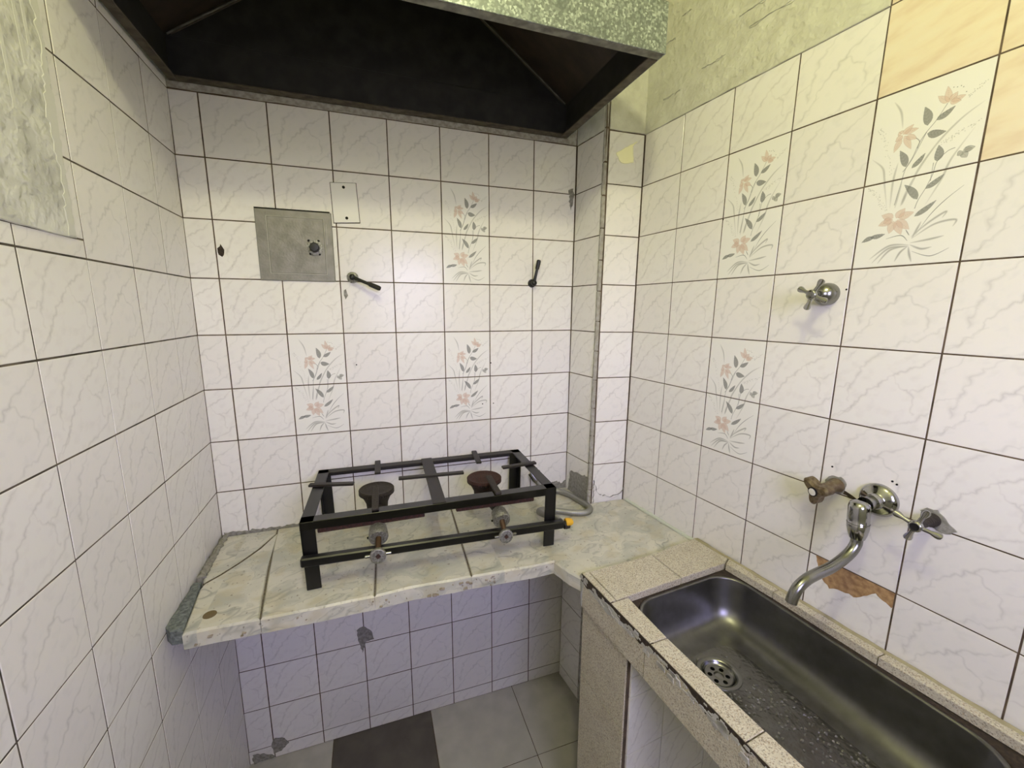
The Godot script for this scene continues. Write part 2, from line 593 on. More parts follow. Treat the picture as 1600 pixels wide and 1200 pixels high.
func make_materials() -> void:
	var va := vein_sheet(31, Color(0.93, 0.92, 0.905), Color(0.58, 0.57, 0.56))
	var vb := vein_sheet(57, Color(0.925, 0.915, 0.90), Color(0.60, 0.59, 0.58))
	var fl := flower_sheet()
	M.tile = []
	for i in 4:
		var k := 1.0 - 0.006 * i
		var m := mat(Color(k, k, k * 0.995), 0.16 + 0.02 * i, 0.0, va if i % 2 == 0 else vb)
		m.metallic_specular = 0.36
		M.tile.append(m)
	M.flower = mat(Color(1, 1, 1), 0.16, 0.0, fl)
	M.flower.metallic_specular = 0.36
	M.beige = mat(Color(1, 1, 1), 0.2, 0.0, beige_sheet())
	var rough_noise := mottle(Color(0, 0, 0), Color(1, 1, 1), 0.02, 8, 256, 5, 1.4)
	var plaster_bumps := mottle(Color(0, 0, 0), Color(1, 1, 1), 0.04, 10, 512, 5, 2.2)
	var fine_noise := mottle(Color(0, 0, 0), Color(1, 1, 1), 0.09, 9, 256, 4, 1.6)
	M.grout = mat(Color(1, 1, 1), 0.95, 0.0, mottle(Color(0.41, 0.35, 0.29), Color(0.26, 0.21, 0.17), 0.03, 17, 256, 4, 1.5), 3.0)
	M.grout_pale = mat(Color(1, 1, 1), 0.95, 0.0, mottle(Color(0.42, 0.38, 0.33), Color(0.20, 0.18, 0.15), 0.02, 18, 256, 4, 1.8), 2.5)
	M.plaster = relief(mat(Color(1, 1, 1), 0.95, 0.0, mottle(Color(0.83, 0.83, 0.77), Color(0.75, 0.745, 0.68), 0.03, 19, 256, 5, 1.4), 2.0), plaster_bumps, 0.16)
	M.plaster_grey = relief(mat(Color(1, 1, 1), 0.95, 0.0, mottle(Color(0.84, 0.84, 0.81), Color(0.72, 0.72, 0.69), 0.02, 20, 256, 5, 1.5), 1.8), plaster_bumps, 0.14)
	M.cement = relief(mat(Color(1, 1, 1), 0.95, 0.0, mottle(Color(0.60, 0.59, 0.56), Color(0.48, 0.47, 0.44), 0.05, 21, 256, 4, 1.5), 6.0), fine_noise, 0.1)
	M.cement_pale = relief(mat(Color(1, 1, 1), 0.95, 0.0, mottle(Color(0.70, 0.69, 0.66), Color(0.58, 0.56, 0.52), 0.03, 47, 256, 4, 1.5), 6.0), fine_noise, 0.08)
	M.cement_blue = relief(mat(Color(1, 1, 1), 0.9, 0.0, mottle(Color(0.50, 0.53, 0.52), Color(0.33, 0.35, 0.35), 0.05, 23, 256, 4, 1.5), 6.0), fine_noise, 0.12)
	M.marble = relief(mat(Color(1, 1, 1), 0.34, 0.0, marble_sheet(), 1.5), fine_noise, 0.02)
	M.granite = mat(Color(1, 1, 1), 0.5, 0.0, granite_sheet(), 2.8)
	M.clay = relief(mat(Color(1, 1, 1), 0.9, 0.0, mottle(Color(0.72, 0.59, 0.42), Color(0.54, 0.41, 0.28), 0.03, 24, 256, 4, 1.6), 8.0), fine_noise, 0.03)
	M.floor_light = mat(Color(1, 1, 1), 0.4, 0.0, mottle(Color(0.72, 0.71, 0.67), Color(0.66, 0.65, 0.61), 0.02, 25, 256, 4, 1.2), 2.0)
	M.floor_dark = mat(Color(1, 1, 1), 0.45, 0.0, mottle(Color(0.36, 0.34, 0.31), Color(0.30, 0.28, 0.26), 0.02, 26, 256, 4, 1.2), 2.0)
	M.galv = mat(Color(1, 1, 1), 0.42, 0.75, spangle_sheet(), 3.2)
	M.lip = mat(Color(1, 1, 1), 0.6, 0.2, mottle(Color(0.36, 0.33, 0.28), Color(0.24, 0.21, 0.18), 0.03, 48, 256, 4, 1.5), 4.0)
	M.galv_dull = mat(Color(1, 1, 1), 0.55, 0.5, mottle(Color(0.52, 0.52, 0.48), Color(0.38, 0.37, 0.34), 0.03, 27, 256, 4, 1.5), 4.0)
	M.soot = mat(Color(1, 1, 1), 0.6, 0.0, mottle(Color(0.20, 0.195, 0.18), Color(0.13, 0.125, 0.115), 0.02, 28, 256, 5, 1.4), 3.0)
	M.soot_brown = mat(Color(1, 1, 1), 0.6, 0.0, mottle(Color(0.25, 0.205, 0.16), Color(0.15, 0.12, 0.095), 0.02, 29, 256, 5, 1.4), 3.0)
	M.black = mat(Color(0.05, 0.05, 0.055), 0.34)
	M.black_gloss = mat(Color(0.045, 0.042, 0.042), 0.2)
	M.black_dull = mat(Color(1, 1, 1), 0.5, 0.0, mottle(Color(0.10, 0.095, 0.09), Color(0.16, 0.11, 0.08), 0.05, 34, 256, 4, 1.2), 8.0)
	M.rust = relief(mat(Color(1, 1, 1), 0.8, 0.1, mottle(Color(0.28, 0.15, 0.11), Color(0.14, 0.09, 0.08), 0.05, 35, 256, 4, 1.5), 10.0), fine_noise, 0.1)
	M.rust_black = relief(mat(Color(1, 1, 1), 0.7, 0.1, mottle(Color(0.10, 0.08, 0.07), Color(0.26, 0.14, 0.09), 0.03, 36, 256, 4, 1.6), 6.0), fine_noise, 0.1)
	M.iron = relief(mat(Color(1, 1, 1), 0.65, 0.3, mottle(Color(0.24, 0.21, 0.19), Color(0.15, 0.13, 0.12), 0.05, 37, 256, 4, 1.5), 10.0), fine_noise, 0.08)
	M.alu = relief(mat(Color(1, 1, 1), 0.5, 0.7, mottle(Color(0.66, 0.66, 0.63), Color(0.42, 0.41, 0.38), 0.06, 38, 256, 4, 1.6), 10.0), fine_noise, 0.05)
	M.brass_old = mat(Color(1, 1, 1), 0.45, 0.6, mottle(Color(0.52, 0.47, 0.38), Color(0.36, 0.29, 0.21), 0.05, 39, 256, 4, 1.6), 10.0)
	M.brass = mat(Color(0.60, 0.46, 0.22), 0.4, 0.8)
	M.chrome = mat(Color(0.66, 0.66, 0.66), 0.12, 1.0)
	M.chrome_dull = mat(Color(0.54, 0.54, 0.53), 0.24, 1.0)
	M.steel = mat(Color(1, 1, 1), 0.34, 0.95, mottle(Color(0.50, 0.50, 0.49), Color(0.43, 0.425, 0.41), 0.02, 42, 256, 4, 1.2), 5.0)
	M.steel_wet = relief(mat(Color(1, 1, 1), 0.27, 0.95, M.steel.albedo_texture, 5.0), mottle(Color(0, 0, 0), Color(1, 1, 1), 0.03, 50, 512, 2, 1.4), 0.05)
	M.hose = relief(mat(Color(0.62, 0.62, 0.60), 0.42, 0.8), fine_noise, 0.05)
	M.yellow = mat(Color(0.88, 0.68, 0.16), 0.45)
	M.white_plastic = mat(Color(0.90, 0.89, 0.86), 0.3)
	M.hole = mat(Color(0.03, 0.028, 0.025), 0.9)
	M.joint = mat(Color(1, 1, 1), 0.9, 0.0, mottle(Color(0.34, 0.31, 0.26), Color(0.50, 0.46, 0.39), 0.06, 51, 256, 4, 1.5), 6.0)
	M.grime = mat(Color(1, 1, 1), 0.9, 0.0, mottle(Color(0.16, 0.13, 0.11), Color(0.27, 0.22, 0.17), 0.06, 43, 256, 4, 1.5), 8.0)
	M.paint_white = mat(Color(0.72, 0.71, 0.68), 0.8)
	M.box_metal = relief(mat(Color(1, 1, 1), 0.5, 0.45, mottle(Color(0.56, 0.55, 0.52), Color(0.49, 0.48, 0.45), 0.02, 44, 256, 5, 1.4), 5.0), fine_noise, 0.03)
	M.scrape = mat(Color(0.72, 0.71, 0.66), 0.6)
	M.silicone = mat(Color(0.80, 0.82, 0.76), 0.5)
	M.pale_gloss = mat(Color(1.0, 0.99, 0.82), 0.15)  # glossy pale yellow of the patch on the pillar
	M.bulb = mat(Color(1, 0.97, 0.85), 0.4)
	M.bulb.emission_enabled = true
	M.bulb.emission = Color(1.0, 0.93, 0.66)
	M.bulb.emission_energy_multiplier = 4.0
	M.water = StandardMaterial3D.new()
	M.water.albedo_color = Color(1, 1, 1, 0.02)
	M.water.roughness = 0.02
	M.water.transparency = BaseMaterial3D.TRANSPARENCY_ALPHA
	M.water.refraction_enabled = true
	M.water.refraction_scale = 0.033

# ---------------------------------------------------------------- tiled walls
const T := 0.15

# the frame of a wall: U to the right as one looks at it, V up, N into the room
func frame(o: Vector3, u: Vector3, v: Vector3) -> Transform3D:
	var n := u.cross(v).normalized()
	var uu := v.normalized().cross(n).normalized()
	return Transform3D(Basis(uu, v.normalized(), n), o)

func tile_mesh(w: float, h: float, r: Rect2) -> Mesh:
	var key := "%.4f %.4f %s" % [w, h, r]
	if not tile_cache.has(key):
		var st := new_st()
		var a := w / 2
		var b := h / 2
		prism(st, P2([[-a, -b], [a, -b], [a, b], [-a, b]]), -0.0062, 0.0, 0.0005, Transform3D(), Rect2(-a - r.position.x * w / r.size.x, b + r.position.y * h / r.size.y, w / r.size.x, h / r.size.y))
		tile_cache[key] = st.commit()
	return tile_cache[key]

# a tile that fills the cell u0..u1, v0..v1; UV says which part of the print it shows
func lay_tile(parent: Node3D, u0: float, u1: float, v0: float, v1: float, gap: float, m: Material, uv: Rect2) -> MeshInstance3D:
	var w := snappedf(u1 - u0 - gap, 0.0005)
	var h := snappedf(v1 - v0 - gap, 0.0005)
	if w < 0.004 or h < 0.004:
		return null
	var o := put("tile", tile_mesh(w, h, uv), m, parent)
	var tilt := 0.0022
	o.transform = Transform3D(Basis.from_euler(Vector3(rng.randfn() * tilt, rng.randfn() * tilt, rng.randfn() * 0.0012)), Vector3((u0 + u1) / 2, (v0 + v1) / 2, rng.randf_range(-0.0004, 0.0003)))
	return o

func lay_wall(parent: Node3D, us: Array, vs: Array, gap: float, special: Callable) -> void:
	for i in us.size() - 1:
		for j in vs.size() - 1:
			var cells: Array = special.call(i, j, us[i], us[i + 1], vs[j + 1], vs[j])
			for c in cells:
				# c: u0, u1, v0, v1, material, uv
				lay_tile(parent, c[0], c[1], c[2], c[3], gap, c[4], c[5])

func plain_cell(u0: float, u1: float, v0: float, v1: float) -> Array:
	var w := minf((u1 - u0) / T, 1.0)
	var h := minf((v1 - v0) / T, 1.0)
	return [u0, u1, v0, v1, M.tile[rng.randi_range(0, 3)], Rect2(1.0 - w if w < 0.97 else 0.0, 0, w, h)]

func flower_cell(u0: float, u1: float, v0: float, v1: float, lower: bool) -> Array:
	return [u0, u1, v0, v1, M.flower, Rect2(0, 0.5 if lower else 0.0, 1, 0.5)]

func rows(top: float, low: float) -> Array:
	var r := []
	var y := top
	while y > low + 0.01:
		r.append(snappedf(y, 0.0001))
		y -= T
	r.append(low)
	return r

# a thin crust of mortar or dirt with a torn outline, lying on a wall or slab
func crust(parent: Node3D, called: String, pts: Array, m: Material, thick := 0.0015, step := 0.008, amp := 0.002, t := Transform3D()) -> MeshInstance3D:
	var st := new_st()
	prism(st, ragged(ccw(P2(pts)), step, amp), -0.002, thick, minf(0.0006, thick * 0.5), t)
	return obj(called, st, m, parent)

func spot(parent: Node3D, u: float, v: float, r: float) -> void:
	var st := new_st()
	lathe(st, [[r, -0.001], [r * 0.9, 0.0006], [r * 0.5, 0.0007], [0.00001, 0.0006]], along(Vector3(u, v, 0), Vector3(0, 0, 1)), 10)
	obj("drill_hole", st, M.hole, parent)

const FLOOR_Y := -1.848
const TOP_Y := 0.92
const REAR_Z := 1.85
var right_t: Transform3D
var left_t: Transform3D

func build_room() -> void:
	# floor
	var st := new_st()
	abox(st, Vector3(-0.4, FLOOR_Y - 0.12, -0.2), Vector3(1.9, FLOOR_Y - 0.0018, REAR_Z + 0.2), 0.0)
	var floor_o := obj("floor", st, M.grout)
	struct(floor_o, "kitchen floor of large pale square tiles with one dark tile below the counter", "floor")
	var fx := [-0.1465, 0.18, 0.512, 0.83, 1.157, 1.48]
	var fz := [-0.058, 0.272, 0.602, 0.932, 1.262, 1.592, 1.922, 2.252]
	for i in fx.size() - 1:
		for j in fz.size() - 1:
			var t := new_st()
			var a: float = (fx[i + 1] - fx[i]) / 2 - 0.0012
			var b: float = (fz[j + 1] - fz[j]) / 2 - 0.0012
			prism(t, P2([[-a, -b], [a, -b], [a, b], [-a, b]]), -0.008, 0.0, 0.0008, FLAT)
			var o := obj("tile", t, M.floor_dark if i == 1 and j == 0 else M.floor_light, floor_o)
			o.position = Vector3((fx[i] + fx[i + 1]) / 2, FLOOR_Y + rng.randf_range(-0.0004, 0.0003), (fz[j] + fz[j + 1]) / 2)
	# ceiling
	st = new_st()
	abox(st, Vector3(-0.4, TOP_Y, -0.2), Vector3(1.9, TOP_Y + 0.12, REAR_Z + 0.2), 0.0)
	struct(obj("ceiling", st, M.plaster), "plain plastered ceiling over the narrow kitchen", "ceiling")
	# back wall
	st = new_st()
	abox(st, Vector3(-0.3, FLOOR_Y - 0.02, -0.16), Vector3(1.6, TOP_Y, -0.0012), 0.0)
	var back := obj("wall_back", st, M.grout)
	struct(back, "back wall of veined white square tiles behind the gas stove", "wall")
	var us := [-0.0645]
	for i in 7:
		us.append(i * T)
	us.append(1.049)
	lay_wall(back, us, rows(T, FLOOR_Y), 0.0032, func(i, j, u0, u1, v0, v1):
		# flower pairs: column 2 rows 4-5, column 5 rows 1-2 and 4-5 (row 0 is the cell 0..0.15)
		var fl: bool = (i == 5 and j in [1, 2, 4, 5]) or (i == 2 and j in [4, 5])
		if fl:
			return [flower_cell(u0, u1, v0, v1, j in [2, 5])]
		if i == 0:
			u0 = -0.0638 + 0.0053 * (v0 + v1) / 2
		if i == us.size() - 2:
			u1 = 1.0499 + 0.0055 * (v0 + v1) / 2
		return [plain_cell(u0, u1, v0, v1)])
	st = new_st()
	prism(st, ragged(P2([[-0.0632, 0.1515], [1.05, 0.1515], [1.05, TOP_Y], [-0.0632, TOP_Y]]), 0.05, 0.0015), -0.01, 0.002, 0.001)
	obj("plaster", st, M.cement_pale, back)
	crust(back, "mortar", [[0.9226, -0.945], [0.9406, -0.965], [0.9487, -0.993], [0.975, -1.014], [1.0, -1.008], [1.028, -1.022], [1.047, -1.005], [1.047, -1.045], [0.924, -1.045]], M.cement, 0.003, 0.006, 0.003)
	crust(back, "mortar", [[-0.06, -1.025], [0.06, -1.03], [0.16, -1.03], [0.16, -1.045], [-0.06, -1.045]], M.cement, 0.004, 0.007, 0.003)
	crust(back, "mortar", [[0.16, -1.031], [0.5, -1.03], [0.93, -1.031], [0.93, -1.042], [0.16, -1.042]], M.grime, 0.002, 0.012, 0.002)
	crust(back, "mortar_patch", [[0.277, -1.444], [0.2979, -1.4328], [0.3233, -1.457], [0.3319, -1.4917], [0.3046, -1.4964], [0.2921, -1.5353], [0.2804, -1.4895]], M.cement, 0.0016, 0.008, 0.002)
	crust(back, "mortar_patch", [[-0.007, -1.7927], [0.006, -1.7724], [0.0334, -1.7831], [0.0449, -1.8055], [0.0202, -1.8265], [-0.0027, -1.8301]], M.cement, 0.0016, 0.008, 0.002)
	crust(back, "mortar_patch", [[-0.062, -1.8127], [-0.0531, -1.8121], [-0.0084, -1.8303], [-0.0004, -1.842], [-0.0481, -1.846], [-0.062, -1.846]], M.cement, 0.003, 0.006, 0.003)
	crust(back, "mortar", [[1.026, 0.012], [1.04, 0.02], [1.044, 0.0], [1.036, -0.05], [1.028, -0.03]], M.cement, 0.003, 0.007, 0.003)
	crust(back, "chip", [[0.004, -0.222], [0.013, -0.212], [0.02, -0.225], [0.014, -0.244], [0.006, -0.238]], M.grime, 0.0012, 0.005, 0.0015)
	crust(back, "chip", [[0.308, -0.326], [0.314, -0.322], [0.319, -0.34], [0.312, -0.352], [0.307, -0.34]], M.cement, 0.001, 0.005, 0.001)
	for q in [[0.7609, -0.6945], [0.7527, -0.5554], [0.7225, -0.6941], [0.33, -0.545]]:
		spot(back, q[0], q[1], 0.0022)
	# left wall: its local x runs towards the back wall
	left_t = frame(Vector3(-0.0632, 0, 0), Vector3(-0.0103, 0, -0.99995), Vector3(0.0053, 1, 0))
	st = new_st()
	abox(st, Vector3(-REAR_Z - 0.2, FLOOR_Y - 0.02, -0.16), Vector3(0.15, TOP_Y, -0.0009), 0.0)
	var left := obj("wall_left", st, M.grout_pale)
	left.transform = left_t
	struct(left, "left wall of glossy white square tiles around a grey plastered patch", "wall")
	us = []
	for i in range(9, -1, -1):
		us.append(-(0.1355 + 0.1514 * i))
	us.append(0.0015)
	lay_wall(left, us, rows(0.9, FLOOR_Y), 0.0030, func(i, j, u0, u1, v0, v1):
		# the plastered patch takes everything beyond 0.46 m from the corner and above -0.27
		if u1 < -0.435 and v1 > -0.26:
			var r := []
			if u1 > -0.45:
				if v0 < -0.27:
					r.append(plain_cell(-0.46, u1, -0.27, v1))
				else:
					r.append(plain_cell(-0.46, u1, v0, v1))
			if v0 < -0.27:
				r.append(plain_cell(u0, u1, v0, -0.27))
			return r
		return [plain_cell(u0, u1, v0, v1)])
	st = new_st()
	prism(st, ragged(P2([[-1.6, -0.2705], [-0.4612, -0.2705], [-0.4612, TOP_Y], [-1.6, TOP_Y]]), 0.03, 0.0012), -0.01, 0.0026, 0.0012)
	obj("plaster", st, M.plaster_grey, left)
	var pale := mat(Color(0.82, 0.82, 0.785), 0.95)
	crust(left, "plaster_ridge", [[-0.463, 0.5], [-0.463, -0.268], [-0.482, -0.268], [-0.476, -0.18], [-0.486, -0.1], [-0.474, 0.0], [-0.484, 0.12], [-0.475, 0.3], [-0.48, 0.5]], pale, 0.0033, 0.006, 0.0035)
	for q in [[-0.53, 0.3, -0.512, -0.05], [-0.56, 0.25, -0.548, -0.12], [-0.505, 0.35, -0.497, -0.02], [-0.60, 0.3, -0.588, 0.0]]:
		var sm := new_st()
		bar(sm, Vector3(q[0], q[1], 0.0018), Vector3(q[2], q[3], 0.0014), 0.008, 0.003, 0.0012, Vector3(0, 0, 1))
		obj("trowel_ridge", sm, pale, left)
	st = new_st()
	abox(st, Vector3(-REAR_Z - 0.2, FLOOR_Y, -0.01), Vector3(-1.6, TOP_Y, 0.0), 0.001)
	obj("plaster", st, M.plaster_grey, left)
	# right wall
	right_t = frame(Vector3(1.2038, 0, 0.1524), Vector3(0.111, 0, 0.9938), Vector3(0.0115, 1, -0.0005))
	st = new_st()
	abox(st, Vector3(-0.3, FLOOR_Y - 0.02, -0.16), Vector3(REAR_Z + 0.2, TOP_Y, -0.0012), 0.0)
	var right := obj("wall_right", st, M.grout)
	right.transform = right_t
	struct(right, "right wall of veined white tiles with flower tiles and plaster above, behind the sink", "wall")
	us = [0.001]
	for i in 10:
		us.append(0.1525 + 0.1517 * i)
	var chip := P2([[0.62, -0.890], [0.77, -0.890], [0.762, -0.917], [0.757, -0.932], [0.747, -0.928], [0.73, -0.919], [0.709, -0.943], [0.697, -0.949], [0.675, -0.95], [0.654, -0.959], [0.638, -0.946], [0.625, -0.92]])
	lay_wall(right, us, rows(0.3, FLOOR_Y), 0.0027, func(i, j, u0, u1, v0, v1):
		# row 0 is 0.15..0.30
		if j == 0 and i < 4:
			return []
		if (i == 4 and j <= 1) or (i == 5 and j <= 2):
			return [[u0, u1, v0, v1, M.beige, Rect2(0, 0, 1, 1)]]
		if i == 2 and j in [2, 3, 5, 6]:
			return [flower_cell(u0, u1, v0, v1, j in [3, 6])]
		if i == 4 and j in [2, 3]:
			return [flower_cell(u0, u1, v0, v1, j == 3)]
		if i == 4 and j == 8:
			# the chipped tile: glaze gone along its upper edge
			var g := 0.0016
			var whole := P2([[u0 + g, v0 + g], [u1 - g, v0 + g], [u1 - g, v1 - g], [u0 + g, v1 - g]])
			for piece in Geometry2D.clip_polygons(whole, ragged(chip, 0.006, 0.0015)):
				var t := new_st()
				prism(t, piece, -0.006, 0.0, 0.0, Transform3D(), Rect2(u0, v1, T, T))
				var made := t.commit()
				if made.get_surface_count() > 0:
					put("tile", made, M.tile[0], right)
			var b := new_st()
			prism(b, whole, -0.007, -0.0008, 0.0003)
			obj("bare_clay", b, M.clay, right)
			return []
		return [plain_cell(u0, u1, v0, v1)])
	st = new_st()
	prism(st, ragged(P2([[0.0, 0.1495], [0.6065, 0.1495], [0.6065, 0.301], [1.6, 0.301], [1.6, TOP_Y], [0.0, TOP_Y]]), 0.035, 0.0015), -0.01, 0.0028, 0.0012)
	obj("plaster", st, M.plaster, right)
	for q in [[0.07, 0.215, 0.13], [0.30, 0.30, 0.38], [0.06, 0.36, 0.10], [0.12, 0.40, 0.15], [0.20, 0.235, 0.27], [0.33, 0.262, 0.44]]:
		var cr := []
		for i in 8:
			cr.append([lerpf(q[0], q[2], i / 7.0), q[1] + rng.randf_range(-0.004, 0.004)])
		for i in range(7, -1, -1):
			cr.append([lerpf(q[0], q[2], i / 7.0), q[1] + rng.randf_range(0.0005, 0.003)])
		crust(right, "plaster_flaw", cr, M.plaster_grey, 0.0042, 0.02, 0.0008)
	st = new_st()
	abox(st, Vector3(1.5, FLOOR_Y, -0.01), Vector3(REAR_Z + 0.2, TOP_Y, 0.0), 0.001)
	obj("plaster", st, M.plaster, right)
	crust(right, "mortar_patch", [[0.7708, -0.7267], [0.7779, -0.7184], [0.7921, -0.7169], [0.8044, -0.7269], [0.8119, -0.7366], [0.82, -0.744], [0.8083, -0.7542], [0.7955, -0.7518], [0.7816, -0.7449]], M.cement, 0.0018, 0.005, 0.0015)
	crust(right, "mortar_patch", [[0.6155, -0.7291], [0.6265, -0.7154], [0.6441, -0.7128], [0.6565, -0.7238], [0.6526, -0.7438], [0.6357, -0.7509], [0.6193, -0.7495]], M.cement, 0.0018, 0.005, 0.002)
	crust(right, "mortar_patch", [[0.65, -0.738], [0.668, -0.744], [0.684, -0.752], [0.683, -0.757], [0.664, -0.749], [0.648, -0.744]], M.grime, 0.0014, 0.005, 0.001)
	for q in [[0.3056, -0.1531], [0.6038, -0.3381], [0.7252, -0.6909], [0.7323, -0.6944], [0.6257, -0.6975]]:
		spot(right, q[0], q[1], 0.002)
	# pillar in the back right corner
	st = new_st()
	slab(st, [[1.072, -0.05], [1.088, 0.130], [1.30, 0.137], [1.30, -0.05]], FLOOR_Y, TOP_Y, 0.0)
	var pil := obj("pillar", st, M.cement)
	struct(pil, "narrow tiled pillar with a bare grey corner between back wall and right wall", "pillar")
	var side_t := frame(Vector3(1.0509, 0, 0), Vector3(0.0195, 0, 0.1452), Vector3(0.0098, 1, -0.0026))
	var front_t := frame(Vector3(1.0704, 0, 0.1452), Vector3(0.1334, 0, 0.0072), Vector3(0.0128, 1, -0.003))
	for w in [[side_t, 0.0015, 0.1385, 0.1465], [front_t, 0.0125, 0.1325, 0.1336]]:
		var bed := new_st()
		abox(bed, Vector3(0.0, FLOOR_Y, -0.014), Vector3(w[3], TOP_Y, -0.0017), 0.0)
		var fo := obj("mortar_bed", bed, M.grout, pil)
		fo.transform = w[0]
		var vs := rows(T, FLOOR_Y)
		for j in vs.size() - 1:
			var c := plain_cell(w[1], w[2], vs[j + 1], vs[j])
			var o := lay_tile(pil, c[0], c[1], c[2], c[3], 0.003, c[4], c[5])
			if o:
				o.transform = w[0] * o.transform
		var pl := new_st()
		prism(pl, ragged(P2([[w[1], 0.152], [w[2], 0.152], [w[2], TOP_Y], [w[1], TOP_Y]]), 0.02, 0.0008), -0.01, 0.0015, 0.001, w[0])
		obj("plaster", pl, M.plaster if w[1] > 0.01 else M.plaster_grey, pil)
	st = new_st()
	var cpts := []
	for i in 30:
		var y := lerpf(FLOOR_Y, TOP_Y, i / 29.0)
		cpts.append(Vector3(1.0752 + 0.014 * y + rng.randf_range(-0.0007, 0.0007), y, 0.1392 - 0.0053 * y + rng.randf_range(-0.0007, 0.0007)))
	for i in 29:
		bar(st, cpts[i], cpts[i + 1], 0.0125, 0.0125, 0.003, Vector3(0, 0, 1))
	obj("mortar_edge", st, M.cement_pale, pil)
	var ps := crust(pil, "mortar_patch", [[0.0282, -0.962], [0.05, -0.958], [0.09, -0.955], [0.138, -0.945], [0.147, -0.953], [0.147, -1.045], [0.0493, -1.05], [0.0179, -1.047]], M.cement, 0.0022, 0.008, 0.003)
	ps.transform = side_t
	var u0 := 1.0704
	var fp := []
	for q in [[1.0744, -0.955], [1.0881, -0.9995], [1.0987, -1.0105], [1.1401, -1.0214], [1.1813, -1.013], [1.194, -0.991], [1.196, -1.0218], [1.196, -1.04], [1.1314, -1.045], [1.0757, -1.05]]:
		fp.append([q[0] - u0 + 0.012, q[1]])
	ps = crust(pil, "mortar_patch", fp, M.cement, 0.004, 0.006, 0.003)
	ps.transform = front_t
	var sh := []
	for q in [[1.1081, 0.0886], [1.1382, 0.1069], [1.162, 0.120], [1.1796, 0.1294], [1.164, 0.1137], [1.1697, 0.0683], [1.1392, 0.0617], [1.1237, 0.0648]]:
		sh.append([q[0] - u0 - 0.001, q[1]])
	ps = crust(pil, "glossy_patch", sh, M.pale_gloss, 0.0012, 0.006, 0.001)  # thin glossy pale yellow patch with an uneven outline
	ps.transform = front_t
	ps.set_meta("label", "small glossy pale yellow patch on the top tile")
	# rear wall with the window that lets the daylight in
	st = new_st()
	abox(st, Vector3(-0.4, FLOOR_Y, REAR_Z), Vector3(WINDOW_X0, TOP_Y, REAR_Z + 0.15), 0.0)
	abox(st, Vector3(WINDOW_X1, FLOOR_Y, REAR_Z), Vector3(1.9, TOP_Y, REAR_Z + 0.15), 0.0)
	abox(st, Vector3(WINDOW_X0, WINDOW_TOP, REAR_Z), Vector3(WINDOW_X1, TOP_Y, REAR_Z + 0.15), 0.0)
	abox(st, Vector3(WINDOW_X0, FLOOR_Y, REAR_Z), Vector3(WINDOW_X1, WINDOW_LOW, REAR_Z + 0.15), 0.0)
	struct(obj("wall_rear", st, M.plaster), "plain rear wall with the open window", "wall")
	st = new_st()
	abox(st, Vector3(-6, FLOOR_Y - 0.12, REAR_Z + 0.2), Vector3(7, FLOOR_Y - 0.01, REAR_Z + 9), 0.0)  # unseen ground, kept dark so the upper walls get less window light
	struct(obj("ground", st, M.floor_dark), "dark unseen paving outside the window", "ground")

const WINDOW_X0 := 0.40
const WINDOW_X1 := 0.92
const WINDOW_TOP := 0.04
const WINDOW_LOW := -0.56

